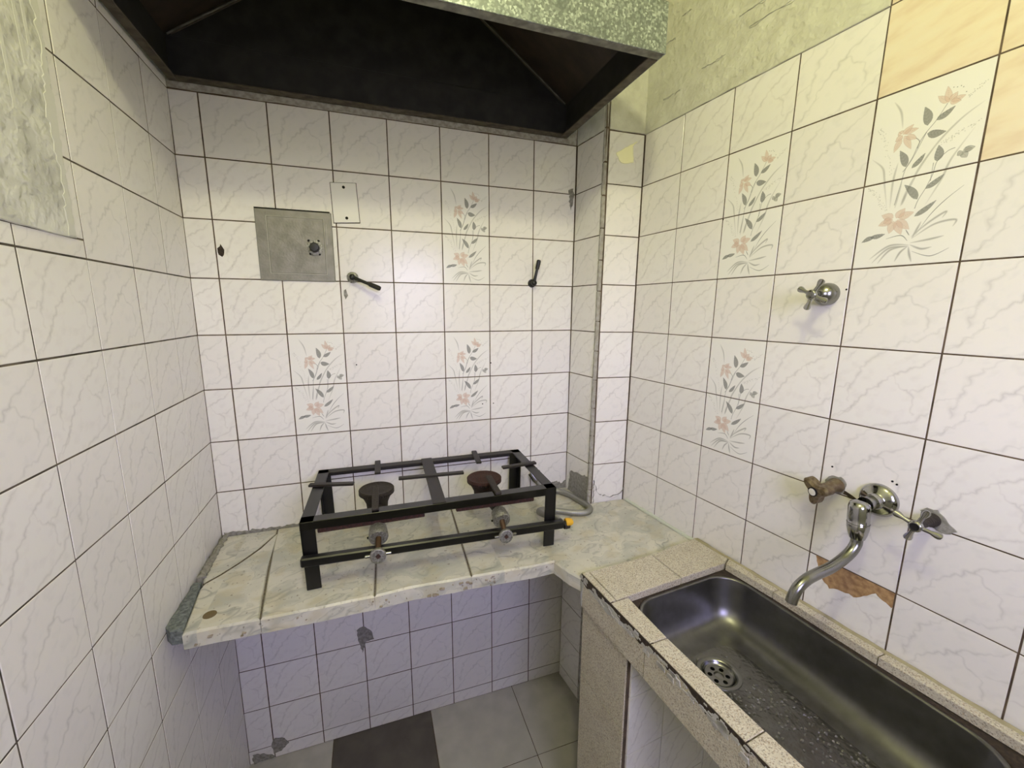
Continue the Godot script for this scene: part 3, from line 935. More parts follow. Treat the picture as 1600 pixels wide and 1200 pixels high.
# ---------------------------------------------------------------- things
func build_hood() -> void:
	var x0 := -0.056
	var x1 := 1.011
	var z0 := 0.006
	var z1 := 0.486
	var y0 := 0.165
	var y1 := 0.263
	var hood := thing("range_hood", "galvanised sheet metal range hood with a sooty black inside, above the stove", "range hood")
	var s := 0.002
	var st := new_st()
	abox(st, Vector3(x0, y0, z1 - s), Vector3(x1, y1, z1), 0.0006)
	obj("front_band", st, M.galv, hood)
	for x in [x0, x1 - s]:
		st = new_st()
		abox(st, Vector3(x, y0, z0), Vector3(x + s, y1, z1 - s), 0.0006)
		obj("side_band", st, M.galv, hood)
	st = new_st()
	abox(st, Vector3(x0 + s, y0, z0), Vector3(x1 - s, y1, z0 + s), 0.0006)
	obj("back_band", st, M.soot, hood)
	# folded lips round the opening
	var lips := [[Vector3(x0 + s, y0, z1 - 0.025), Vector3(x1 - s, y0 + 0.004, z1 - s), M.galv_dull], [Vector3(x0 + s, y0, z0 + s), Vector3(x1 - s, y0 + 0.004, z0 + 0.028), M.lip],
		[Vector3(x0 + s, y0 - 0.0012, z0 + s), Vector3(x0 + 0.024, y0 + 0.003, z1 - 0.025), M.lip], [Vector3(x1 - 0.028, y0 - 0.0012, z0 + s), Vector3(x1 - s, y0 + 0.003, z1 - 0.025), M.lip]]
	for l in lips:
		st = new_st()
		abox(st, l[0], l[1], 0.0012)
		obj("lip", st, l[2], hood)
	# the soot-blackened lining of the band
	st = new_st()
	abox(st, Vector3(x0 + s, y0 + 0.005, z1 - 0.005), Vector3(x1 - s, y1, z1 - s - 0.0004), 0.0)
	for x in [x0 + s + 0.0004, x1 - 0.006]:
		abox(st, Vector3(x, y0 + 0.005, z0 + s), Vector3(x + 0.003, y1, z1 - 0.005), 0.0)
	obj("lining", st, M.soot, hood)
	# sloping canopy, a skin outside and a black one inside
	var ty := 0.56
	var lo := [Vector3(x0, y1, z0), Vector3(x1, y1, z0), Vector3(x1, y1, z1), Vector3(x0, y1, z1)]
	var hi := [Vector3(0.375, ty, z0), Vector3(0.585, ty, z0), Vector3(0.585, ty, 0.22), Vector3(0.375, ty, 0.22)]
	var mid := Vector3(0.48, 0.3, 0.2)
	for k in 4:
		var j := (k + 1) % 4
		var outer := [lo[k], lo[j], hi[j], hi[k]]
		var inner := []
		for p in outer:
			inner.append(p + (Vector3(mid.x, p.y, mid.z) - p).normalized() * 0.005)
		var out: Vector3 = (lo[k] + lo[j]) * 0.5 - mid
		out.y = 0.3
		st = new_st()
		face(st, outer, out)
		var mm: Array = []
		for p in range(4):
			mm.append(outer[p].lerp(inner[p], 0.45))
		face(st, mm, -out)
		for p in 4:
			var q := (p + 1) % 4
			var e: Vector3 = (outer[p] + outer[q]) * 0.5 - (outer[0] + outer[1] + outer[2] + outer[3]) * 0.25
			face(st, [outer[p], outer[q], mm[q], mm[p]], e)
		obj("canopy_panel", st, M.galv, hood)
		st = new_st()
		face(st, inner, -out)
		face(st, mm, out)
		obj("inner_panel", st, M.soot_brown if k in [1, 3] else M.soot, hood)
		# folded seam down each hip, seen from below
		st = new_st()
		var a: Vector3 = lo[k] + (mid - lo[k]).normalized() * 0.012 + Vector3(0, 0.012, 0)
		var b: Vector3 = hi[k] + (Vector3(mid.x, ty, 0.11) - hi[k]).normalized() * 0.012
		bar(st, a, b, 0.030, 0.0025, 0.0008, Vector3(0, 0, 1) if k < 2 else Vector3(0, 0, -1))
		obj("seam", st, M.lip, hood)
		st = new_st()
		bar(st, a + Vector3(0, 0.013, 0.002), b + Vector3(0, 0.013, 0.002), 0.003, 0.005, 0.0008, Vector3(0, 0, 1))
		bar(st, a + Vector3(0, -0.013, 0.002), b + Vector3(0, -0.013, 0.002), 0.003, 0.005, 0.0008, Vector3(0, 0, 1))
		obj("seam_fold", st, M.galv_dull, hood)
	st = new_st()
	abox(st, Vector3(0.375, ty, z0), Vector3(0.377, TOP_Y, 0.22), 0.0)
	abox(st, Vector3(0.583, ty, z0), Vector3(0.585, TOP_Y, 0.22), 0.0)
	abox(st, Vector3(0.377, ty, 0.218), Vector3(0.583, TOP_Y, 0.22), 0.0)
	abox(st, Vector3(0.377, ty, z0), Vector3(0.583, TOP_Y, z0 + 0.002), 0.0)
	obj("duct", st, M.galv_dull, hood)

const COUNTER_Y := -1.036
func build_counter() -> void:
	var c := thing("marble_counter", "stained grey white marble counter of butted slabs under the gas stove", "counter")
	var y0 := COUNTER_Y - 0.036
	var crack := [[0.0802, 0.0307], [0.0494, 0.1057], [0.0137, 0.1657], [-0.0141, 0.2044], [-0.0415, 0.2345]]
	var g := 0.0012
	var a1 := [[-0.0585, 0.004], [0.0760, 0.004]]
	a1.append_array(crack)
	a1.append([-0.048, 0.215])
	var a2 := []
	for p in crack:
		a2.append([p[0] + g * 1.2, p[1] + g * 1.4])
	a2.append_array([[-0.043, 0.255], [-0.0245, 0.4095], [0.027, 0.4085], [0.07, 0.4105], [0.1155, 0.4105], [0.1084, 0.3513], [0.0958, 0.2359]])
	var b := [[0.0778, 0.004], [0.366, 0.004], [0.3503, 0.4135], [0.30, 0.4125], [0.24, 0.414], [0.1957, 0.4125], [0.1170, 0.4115], [0.1098, 0.3513], [0.0972, 0.2359], [0.0835, 0.0928]]
	var d := [[0.3668, 0.004], [0.601, 0.004], [0.5812, 0.4125], [0.54, 0.414], [0.48, 0.4095], [0.43, 0.408], [0.3511, 0.4135]]
	var e := [[0.6017, 0.004], [1.042, 0.004], [1.052, 0.153], [1.1895, 0.160], [1.2235, 0.4650], [1.14, 0.4805], [1.052, 0.495], [0.94, 0.502], [0.8360, 0.507], [0.820, 0.475], [0.8035, 0.4215], [0.74, 0.423], [0.6857, 0.4195], [0.63, 0.4165], [0.5819, 0.413]]
	for p in [a1, a2, b, d, e]:
		var st := new_st()
		slab(st, p, y0, COUNTER_Y + rng.randf_range(-0.0004, 0.0004), 0.004)
		obj("marble_slab", st, M.marble, c)
	var gs: SurfaceTool
	for line in [[[0.0772, 0.006], [0.0828, 0.0928], [0.0966, 0.2359], [0.1092, 0.3513], [0.1164, 0.408]], [[0.081, 0.031], [0.0500, 0.1064], [0.0143, 0.1664], [-0.0135, 0.2051], [-0.041, 0.235]], [[0.3667, 0.006], [0.3509, 0.411]], [[0.6016, 0.006], [0.5819, 0.411]]]:
		gs = new_st()
		for i in line.size() - 1:
			bar(gs, Vector3(line[i][0], COUNTER_Y - 0.0084, line[i][1]), Vector3(line[i + 1][0], COUNTER_Y - 0.0084, line[i + 1][1]), 0.0035, 0.0155, 0.0)
		obj("dark_joint", gs, M.joint, c)
	# dirt and wear on the sawn front edge
	gs = new_st()
	var ef := frame(Vector3(-0.0245, 0, 0.4118), Vector3(1, 0, 0.008), Vector3(0, 1, 0))
	for i in 44:
		var u := rng.randf_range(0.02, 0.82) if i < 18 else rng.randf_range(0.5, 0.82)
		var v := COUNTER_Y - rng.randf_range(0.009, 0.033)
		var q := rng.randf_range(0.0008, 0.0042) * rng.randf_range(0.6, 1.0)
		prism(gs, ragged(P2([[u - q * 1.6, v - q * 0.5], [u + q * 1.4, v - q * 0.7], [u + q * 1.7, v + q * 0.4], [u - q, v + q * 0.6]]), 0.0015, 0.0012), -0.004, 0.0022, 0.0003, ef)
	o_stuff(obj("edge_dirt", gs, mat(Color(0.62, 0.58, 0.52), 0.9), c))
	# mortar and cement along the left wall, silicone along the right wall
	var f := new_st()
	var fil := [[-0.0655, 0.225], [-0.0485, 0.225], [-0.0445, 0.255], [-0.036, 0.33], [-0.0275, 0.395], [-0.050, 0.392], [-0.0655, 0.375]]
	slab_ragged(f, fil, COUNTER_Y - 0.032, COUNTER_Y + 0.002, 0.012, 0.002)
	var o := obj("cement_fillet", f, M.cement_blue, c)
	o.set_meta("label", "blue grey cement filling the gap beside the left wall")
	f = new_st()
	slab_ragged(f, [[-0.065, 0.003], [-0.05, 0.003], [-0.05, 0.12], [-0.044, 0.21], [-0.062, 0.21]], COUNTER_Y - 0.01, COUNTER_Y + 0.007, 0.008, 0.003)
	obj("mortar_bead", f, M.cement, c)
	f = new_st()
	var bead := spline([Vector3(1.194, COUNTER_Y + 0.002, 0.17), Vector3(1.2005, COUNTER_Y + 0.002, 0.24), Vector3(1.2095, COUNTER_Y + 0.002, 0.32), Vector3(1.216, COUNTER_Y + 0.002, 0.38), Vector3(1.2245, COUNTER_Y + 0.002, 0.462)], 6)
	var rad := []
	for i in bead.size():
		rad.append(0.0055 + rng.randf_range(-0.001, 0.0012))
	tube(f, bead, rad, 10)
	obj("silicone_bead", f, M.silicone, c)
	# drill hole near the left front corner
	f = new_st()
	lathe(f, [[0.0135, -0.001], [0.013, 0.0009], [0.009, 0.0009], [0.006, 0.0004], [0.00001, 0.0003]], Transform3D(Basis(), Vector3(0.010, COUNTER_Y, 0.362)), 18)
	o = obj("plug", f, mat(Color(0.42, 0.36, 0.24), 0.7), c)
	o.set_meta("label", "brown plugged hole near the front left corner")

func slab_ragged(st: SurfaceTool, a: Array, y0: float, y1: float, step: float, amp: float) -> void:
	prism(st, ragged(ccw(plan(a)), step, amp), y0, y1, 0.003, FLAT, Rect2(0, 0, 1, 1), true)

const SINK_Y := -1.02
func build_sink() -> void:
	var s := thing("sink_counter", "speckled cream stone sink surround with a chipped front edge along the right wall", "sink surround")
	var th := 0.018
	var g := 0.0007
	var stones := [
		[[0.8373, 0.511], [0.8562, 0.5105], [0.8630, 0.6225], [0.8471, 0.6245]],
		[[0.8575, 0.5105], [1.0515, 0.4985], [1.0577, 0.6047], [0.8645, 0.6222]],
		[[1.0527, 0.4985], [1.13, 0.485], [1.2252, 0.468], [1.2368, 0.575], [1.2060, 0.592], [1.0589, 0.6046]],
		[[0.8472, 0.626], [0.8950, 0.6228], [0.9000, 0.7480], [0.8579, 0.7497]],
		[[0.8580, 0.7508], [0.9003, 0.7491], [0.9194, 0.9502], [0.8755, 0.9546]],
		[[0.8756, 0.9557], [0.9197, 0.9513], [0.9420, 1.155], [0.8930, 1.157]],
		[[0.8931, 1.158], [0.9422, 1.156], [1.2780, 1.140], [1.3005, 1.142], [1.313, 1.27], [0.9031, 1.275]],
		[[1.2066, 0.5935], [1.2370, 0.577], [1.2517, 0.7120], [1.2246, 0.7124]],
		[[1.2247, 0.7134], [1.2519, 0.7130], [1.2748, 0.9130], [1.2446, 0.9134]],
		[[1.2447, 0.9144], [1.2750, 0.9140], [1.3000, 1.140], [1.2780, 1.139], [1.268, 1.09]],
	]
	for p in stones:
		var st := new_st()
		var ins := inset(ccw(plan(p)), 0.0007)
		prism(st, ins, SINK_Y - th, SINK_Y + rng.randf_range(-0.0006, 0.0006), 0.0012, FLAT, Rect2(0, 0, 1, 1), true)
		obj("stone_tile", st, M.granite, s)
	# apron below the front edge, in the plane of the edge
	var ap := frame(Vector3(0.8375, 0, 0.51), Vector3(0.0859, 0, 0.9963), Vector3(0, 1, 0))
	var low := -1.111
	for q in [[0.0, 0.2260], [0.2280, 0.4515], [0.4535, 0.765]]:
		var st := new_st()
		prism(st, P2([[q[0], low], [q[1], low], [q[1], SINK_Y - 0.013], [q[0], SINK_Y - 0.013]]), -0.016, 0.0, 0.001, ap, Rect2(0, 0, 1, 1), true)
		obj("apron_tile", st, M.granite, s)
	# chipped arris: dark mortar with flakes of white left on it
	var st := new_st()
	var top := []
	var bot := []
	for i in 62:
		var u := i * 0.0125
		var deep := 0.012 + 0.005 * sin(u * 37.0) + 0.004 * sin(u * 91.0) + rng.randf_range(-0.005, 0.007)
		top.append(Vector2(u, SINK_Y - 0.0015))
		bot.append(Vector2(u, SINK_Y - 0.002 - clampf(deep, 0.002, 0.026)))
	bot.reverse()
	var strip := PackedVector2Array(top)
	strip.append_array(PackedVector2Array(bot))
	prism(st, strip, -0.008, 0.0012, 0.0006, ap)
	obj("chipped_edge", st, M.grime, s)
	st = new_st()
	for i in 190:
		var u := rng.randf_range(0.0, 0.75)
		var v := SINK_Y - rng.randf_range(0.005, 0.027)
		var r := rng.randf_range(0.0015, 0.0062)
		prism(st, ragged(P2([[u - r * 1.5, v - r * 0.6], [u + r * 1.5, v - r * 0.8], [u + r * 1.3, v + r * 0.6], [u - r, v + r * 0.7]]), 0.002, 0.0008), -0.001, 0.0017, 0.0003, ap)
	o_stuff(obj("paint_flakes", st, M.paint_white, s))
	st = new_st()
	prism(st, ragged(P2([[0.0, low + 0.002], [0.004, low + 0.002], [0.01, SINK_Y - 0.02], [0.1, SINK_Y - 0.035], [0.2, SINK_Y - 0.022], [0.2, SINK_Y - 0.012], [0.0, SINK_Y - 0.008]]), 0.006, 0.002), -0.001, 0.0008, 0.0003, ap)
	obj("whitewash", st, mat(Color(0.70, 0.70, 0.68), 0.85), s)
	# dirty bed that shows between stones and basin
	st = new_st()
	skin(st, [rr_loop(0.1605, 0.2605, 0.066, SINK_Y - 0.04), rr_loop(0.1605, 0.2605, 0.066, SINK_Y - 0.0202), rr_loop(0.178, 0.280, 0.03, SINK_Y - 0.0192), rr_loop(0.178, 0.280, 0.03, SINK_Y - 0.04)])
	obj("bedding", st, M.grime, s)
	# cement fillet against the wall
	st = new_st()
	var fil := []
	var back_edge := []
	for i in 15:
		var z := 0.474 + i * 0.047
		var wx := 1.1919 + (z - 0.1519) * 0.1115
		fil.append([wx - 0.0022, z])
		back_edge.append([wx - 0.0115 - 0.002 * sin(i * 1.7), z])
	back_edge.reverse()
	fil.append_array(back_edge)
	slab_ragged(st, fil, SINK_Y - 0.002, SINK_Y + 0.0035, 0.012, 0.0012)
	obj("cement_fillet", st, mat(Color(1, 1, 1), 0.85, 0.0, M.plaster.albedo_texture, 4.0), s)
	s.get_child(-1).material_override.albedo_color = Color(0.80, 0.76, 0.66)
	# support pier under the back of the surround
	var pier := thing("sink_pier", "speckled stone and white tile pier holding up the sink by the counter", "pier")
	st = new_st()
	slab(st, [[0.851, 0.514], [0.862, 0.680], [1.222, 0.646], [1.205, 0.49]], FLOOR_Y, -1.166, 0.0)
	slab(st, [[0.851, 0.514], [0.8568, 0.596], [1.19, 0.570], [1.18, 0.496]], -1.1665, -1.112, 0.0)
	slab(st, [[0.8568, 0.597], [0.862, 0.680], [0.898, 0.6765], [0.896, 0.594]], -1.1665, -1.112, 0.0)
	obj("core", st, M.grout, pier)
	var pf := frame(Vector3(0.8435, 0, 0.5105), Vector3(0.0150, 0, 0.1690), Vector3(0, 1, 0))
	for q in [[-1.3080, -1.113], [FLOOR_Y, -1.3105]]:
		var t := new_st()
		prism(t, P2([[0.0, q[0]], [0.1690, q[0]], [0.1690, q[1]], [0.0, q[1]]]), -0.009, 0.0, 0.001, pf, Rect2(0, 0, 1, 1), true)
		obj("stone_tile", t, M.granite, pier)
	var pr := frame(Vector3(0.8605, 0, 0.6850), Vector3(0.4, 0, -0.0385), Vector3(0, 1, 0))
	var strip_o := lay_tile(pier, 0.010, 0.037, -1.1665, -1.113, 0.0, M.tile[2], Rect2(0, 0, 1, 1))
	strip_o.transform = pr * strip_o.transform
	for ux in [[0.010, 0.112], [0.1142, 0.262], [0.2642, 0.360]]:
		for vy in [[-1.218, -1.168], [-1.3685, -1.2205], [-1.519, -1.371], [-1.669, -1.521], [FLOOR_Y, -1.671]]:
			var o := lay_tile(pier, ux[0], ux[1], vy[0], vy[1], 0.0, M.tile[2], Rect2(0, 0, 1, 1))
			o.transform = pr * o.transform

func o_stuff(o: Node3D) -> Node3D:
	o.set_meta("kind", "stuff")
	return o

var basin_c := Vector3(1.0745, 0, 0.866)
var basin_w := Vector3(0.085, 0, 0.9964)
var basin_x := Vector3(0.9964, 0, -0.085)
func rr_loop(hx: float, hz: float, r: float, y: float, n := 24) -> Array:
	var out := []
	for q in 4:
		var cx := (hx - r) * (1.0 if q in [0, 3] else -1.0)
		var cz := (hz - r) * (1.0 if q in [0, 1] else -1.0)
		for i in n:
			var a := q * PI / 2 + (PI / 2) * i / (n - 1.0)
			var lx := cx + r * cos(a)
			var lz := cz + r * sin(a)
			out.append(basin_c + basin_x * lx + basin_w * lz + Vector3(0, y, 0))
	return out

func build_basin() -> void:
	var b := thing("sink_basin", "wet stainless steel sink basin set into the speckled stone surround", "sink")
	var hx := 0.154
	var hz := 0.254
	var st := new_st()
	var loops := []
	for p in [[-0.004, -1.0405, 0.0], [-0.003, -1.0392, 0.0], [-0.001, -1.0388, 0.0], [0.001, -1.0396, 0.0], [0.0025, -1.042, 0.0], [0.006, -1.062, 0.0], [0.010, -1.088, 0.0], [0.014, -1.108, 0.0], [0.020, -1.124, 0.0], [0.030, -1.1365, 0.0], [0.043, -1.1435, 0.0], [0.060, -1.1468, 0.0], [0.080, -1.1482, 0.0]]:
		var d: float = p[0]
		loops.append(rr_loop(hx - d, hz - d, clampf(0.062 - d * 0.25, 0.03, 0.08), p[1]))
	# floor falls gently to the drain
	var drain := Vector3(1.0505, -1.1535, 0.744)
	var last: Array = loops[-1]
	var centre := basin_c + Vector3(0, -1.15, 0)
	for s in [0.25, 0.5, 0.75, 1.0]:
		var loop := []
		for k in last.size():
			var p: Vector3 = last[k]
			var dir := (p - Vector3(drain.x, p.y, drain.z)).normalized()
			var e := Vector3(drain.x, drain.y, drain.z) + dir * 0.044
			var v := p.lerp(e, s)
			v.y = lerpf(p.y, drain.y, pow(s, 1.6))
			loop.append(v)
		loops.append(loop)
	skin(st, loops.slice(0, 13))
	obj("bowl", st, M.steel, b)
	st = new_st()
	skin(st, loops.slice(12))
	obj("bowl_floor", st, M.steel_wet, b)
	st = new_st()
	lathe(st, [[0.046, -0.001], [0.0445, 0.0014], [0.039, 0.0016], [0.035, 0.0010], [0.033, -0.002], [0.031, -0.006], [0.0285, -0.0075]], Transform3D(Basis(), drain), 40)
	obj("drain_flange", st, M.chrome_dull, b)
	# strainer: a dished disc with six holes
	st = new_st()
	var disc := PackedVector2Array()
	for i in 40:
		disc.append(Vector2(cos(TAU * i / 40), sin(TAU * i / 40)) * 0.0292)
	var y := drain.y - 0.0062
	lathe(st, [[0.0288, 0.0], [0.0268, -0.0006]], Transform3D(Basis(), Vector3(drain.x, y, drain.z)), 36)
	# ring sectors between the holes, centre boss
	lathe(st, [[0.0105, -0.0006], [0.0085, 0.0002], [0.004, 0.0008], [0.00001, 0.0008]], Transform3D(Basis(), Vector3(drain.x, y, drain.z)), 24)
	for k in 6:
		var a0 := TAU * (k + 0.5) / 6.0
		var hc := Vector2(cos(a0), sin(a0)) * 0.0180
		var ring := []
		for i in 36:
			var g := TAU * i / 36
			var d := Vector2(cos(g), sin(g))
			var q := hc + d * 0.0048
			var inner := q
			while q.length() > 0.0104 and q.length() < 0.0268 and absf(angle_difference(q.angle(), a0)) < PI / 6.0:
				q += d * 0.0001
			ring.append([inner, q])
		for i in 36:
			var m: Array = ring[i]
			var w: Array = ring[(i + 1) % 36]
			var at := func(v: Vector2) -> Vector3: return Vector3(drain.x + v.x, y - 0.0006, drain.z + v.y)
			face(st, [at.call(m[0]), at.call(w[0]), at.call(w[1]), at.call(m[1])], Vector3.UP)
	obj("strainer", st, M.chrome_dull, b)
	st = new_st()
	lathe(st, [[0.0288, -0.001], [0.0288, -0.03], [0.00001, -0.03]], Transform3D(Basis(), Vector3(drain.x, y, drain.z)), 24)
	lathe(st, [[0.00001, -0.0295], [0.0286, -0.0295]], Transform3D(Basis(), Vector3(drain.x, y, drain.z)), 24)
	obj("drain_pipe", st, M.hole, b)
	# drops left on the floor of the basin
	var mm := MultiMesh.new()
	mm.transform_format = MultiMesh.TRANSFORM_3D
	var dm := new_st()
	lathe(dm, [[1.0, 0.0], [0.93, 0.28], [0.72, 0.55], [0.4, 0.7], [0.00001, 0.76]], Transform3D(), 12)
	lathe(dm, [[0.00001, 0.0], [1.0, 0.0]], Transform3D(), 12)
	mm.mesh = dm.commit()
	var spots := []
	while spots.size() < 420:
		var lx := rng.randf_range(-0.10, 0.10)
		var lz := rng.randf_range(-0.2, 0.2)
		if absf(lx - 0.03 - 0.03 * sin(lz * 9.0)) > 0.05 and rng.randf() > 0.25:
			continue
		var p := basin_c + basin_x * lx + basin_w * lz
		var far := Vector2(p.x - drain.x, p.z - drain.z).length()
		if far < 0.05:
			continue
		var yy := -1.1482 if far > 0.12 else lerpf(-1.1525, -1.1485, (far - 0.05) / 0.07)
		var r := rng.randf_range(0.0008, 0.0026)
		spots.append(Transform3D(Basis.from_euler(Vector3(0, rng.randf() * TAU, 0)).scaled(Vector3(r * rng.randf_range(0.8, 1.6), r * 0.8, r)), Vector3(p.x, yy, p.z)))
	mm.instance_count = spots.size()
	for i in spots.size():
		mm.set_instance_transform(i, spots[i])
	var mi := MultiMeshInstance3D.new()
	mi.name = "water_drops"
	mi.multimesh = mm
	mi.material_override = M.water
	add_child(mi)
	o_stuff(mi)
	tag(mi, "clear water drops scattered over the floor of the steel sink", "water")

# wall point of the right wall at u, v and n off it
func rw(u: float, v: float, n: float) -> Vector3:
	return right_t * Vector3(u, v, n)

func cross_handle(parent: Node3D, c: Vector3, axis: Vector3, arms: Array, m: Material, capm: Material) -> void:
	var h := new_st()
	var t := along(c, axis)
	lathe(h, [[0.0062, -0.012], [0.0075, -0.006], [0.0098, -0.002], [0.0098, 0.004], [0.0080, 0.0068], [0.0066, 0.007]], t, 24)
	var hub := obj("handle_hub", h, m, parent)
	h = new_st()
	lathe(h, [[0.0068, 0.0066], [0.005, 0.0058], [0.00001, 0.0056]], t, 20)
	obj("handle_cap", h, capm, hub)
	for a in arms:
		var d := (right_t.basis * Vector3(a[0], a[1], 0.0)).normalized()
		var ln: float = a[2]
		h = new_st()
		tube(h, [c + d * 0.006, c + d * 0.011, c + d * (ln - 0.010), c + d * (ln - 0.006), c + d * (ln - 0.002), c + d * (ln + 0.0015), c + d * (ln + 0.004), c + d * (ln + 0.0052)], [0.0045, 0.0036, 0.0034, 0.0046, 0.0060, 0.0062, 0.0045, 0.0010], 14)
		obj("handle_arm", h, m, parent)

func build_taps() -> void:
	var n := right_t.basis.z
	# upper shut-off valve
	var v := thing("shutoff_valve", "chrome cross handle water valve high on the right wall, alone above the spout", "water valve", Vector3.ZERO)
	var st := new_st()
	lathe(st, [[0.0005, -0.002], [0.0225, -0.002], [0.0228, 0.004], [0.0215, 0.013], [0.0185, 0.021], [0.0130, 0.026], [0.0085, 0.028], [0.0070, 0.032]], along(rw(0.5715, -0.3465, 0.0), n), 36)
	obj("escutcheon", st, M.chrome_dull, v)
	st = new_st()
	lathe(st, [[0.0065, 0.026], [0.0065, 0.056]], along(rw(0.5715, -0.3465, 0.0), n), 20)
	obj("stem", st, M.chrome_dull, v)
	cross_handle(v, rw(0.5755, -0.349, 0.060), n, [[-0.0167, 0.0081, 0.0255], [0.0119, 0.021, 0.0275], [-0.0052, -0.0199, 0.0255], [0.016, -0.0080, 0.0265]], M.chrome, M.chrome_dull)
	# spout
	v = thing("sink_spout", "chrome wall mounted swan neck spout over the sink, between two valves", "faucet")
	st = new_st()
	var fc := rw(0.7105, -0.7335, 0.0)
	lathe(st, [[0.0005, -0.002], [0.0310, -0.002], [0.0315, 0.002], [0.0295, 0.007], [0.0240, 0.0115], [0.0165, 0.0135], [0.0135, 0.016], [0.0125, 0.030], [0.0135, 0.05]], along(fc, n), 44)
	obj("flange", st, M.chrome, v)
	# upright body with a slight forward lean
	var bt := rw(0.7085, -0.7250, 0.064)
	var bb := rw(0.7135, -0.7960, 0.064)
	st = new_st()
	var ax := bb - bt
	var ln := ax.length()
	lathe(st, [[0.00001, -0.001], [0.009, 0.0], [0.0145, 0.003], [0.0170, 0.010], [0.0172, 0.030], [0.0168, 0.041], [0.0172, 0.0415], [0.0172, 0.050], [0.0150, 0.062], [0.0120, ln], [0.0105, ln]], along(bt, ax), 36)
	obj("body", st, M.chrome, v)
	st = new_st()
	lathe(st, [[0.0174, 0.0405], [0.0176, 0.0412], [0.0174, 0.0420]], along(bt, ax), 36)
	obj("ring", st, M.chrome_dull, v)
	st = new_st()
	var pipe := spline([bb, rw(0.7140, -0.808, 0.066), rw(0.7125, -0.822, 0.076), rw(0.7095, -0.835, 0.096), rw(0.7065, -0.845, 0.125), rw(0.7030, -0.850, 0.155), rw(0.7000, -0.856, 0.180), rw(0.6975, -0.868, 0.199), rw(0.6960, -0.884, 0.208), rw(0.6955, -0.896, 0.211)], 6)
	tube(st, pipe, 0.0096, 20, false)
	var inner := pipe.slice(pipe.size() - 5)
	tube(st, inner, 0.0078, 20, false)
	obj("swan_neck", st, M.chrome_dull, v)
	# old brass valve on the left
	v = thing("brass_valve", "tarnished brass winged valve handle on the right wall, left of the spout", "water valve")
	st = new_st()
	var ba := rw(0.639, -0.733, 0.0)
	var hd := rw(0.6285, -0.7405, 0.052)
	var bx := (hd - ba).normalized()
	lathe(st, [[0.0005, -0.002], [0.0150, -0.002], [0.0150, 0.004], [0.0120, 0.009], [0.0120, 0.018], [0.0110, 0.024], [0.0110, 0.045]], along(ba, bx), 24)
	obj("stem", st, M.brass_old, v)
	st = new_st()
	var tt := along(hd, bx)
	var wing := PackedVector2Array()
	for i in 60:
		var a := TAU * i / 60
		var r := 0.0140 + 0.0165 * pow(cos(1.5 * (a - 0.35)) * cos(1.5 * (a - 0.35)), 1.5)
		wing.append(Vector2(cos(a), sin(a)) * r)
	var ft := Transform3D(Basis(right_t.basis.x, right_t.basis.y, n), hd)
	ft.basis = Basis(right_t.basis.y.cross(bx).normalized(), bx.cross(right_t.basis.y.cross(bx)).normalized(), bx)
	prism(st, wing, -0.013, 0.007, 0.0040, ft, Rect2(0, 0, 1, 1), true)
	var wh := obj("winged_handle", st, M.brass_old, v)
	st = new_st()
	lathe(st, [[0.0095, 0.006], [0.0095, 0.0094], [0.0075, 0.0096]], tt, 24)
	obj("cap_ring", st, M.hole, wh)
	st = new_st()
	lathe(st, [[0.0076, 0.008], [0.0072, 0.0102], [0.00001, 0.0108]], tt, 24)
	obj("cap", st, M.white_plastic, wh)
	# chrome valve on the right
	v = thing("chrome_valve", "chrome cross handle valve with open hub on the right wall, right of the spout", "water valve")
	st = new_st()
	lathe(st, [[0.0005, -0.002], [0.0120, -0.002], [0.0110, 0.012], [0.0078, 0.018], [0.0070, 0.054]], along(rw(0.7880, -0.7365, 0.0), n), 24)
	obj("stem", st, M.iron, v)
	cross_handle(v, rw(0.7880, -0.7360, 0.058), n, [[-0.0248, 0.0087, 0.0285], [0.0089, 0.0269, 0.0285], [-0.0085, -0.0260, 0.0250], [0.0282, -0.0032, 0.0285]], M.chrome, M.hole)

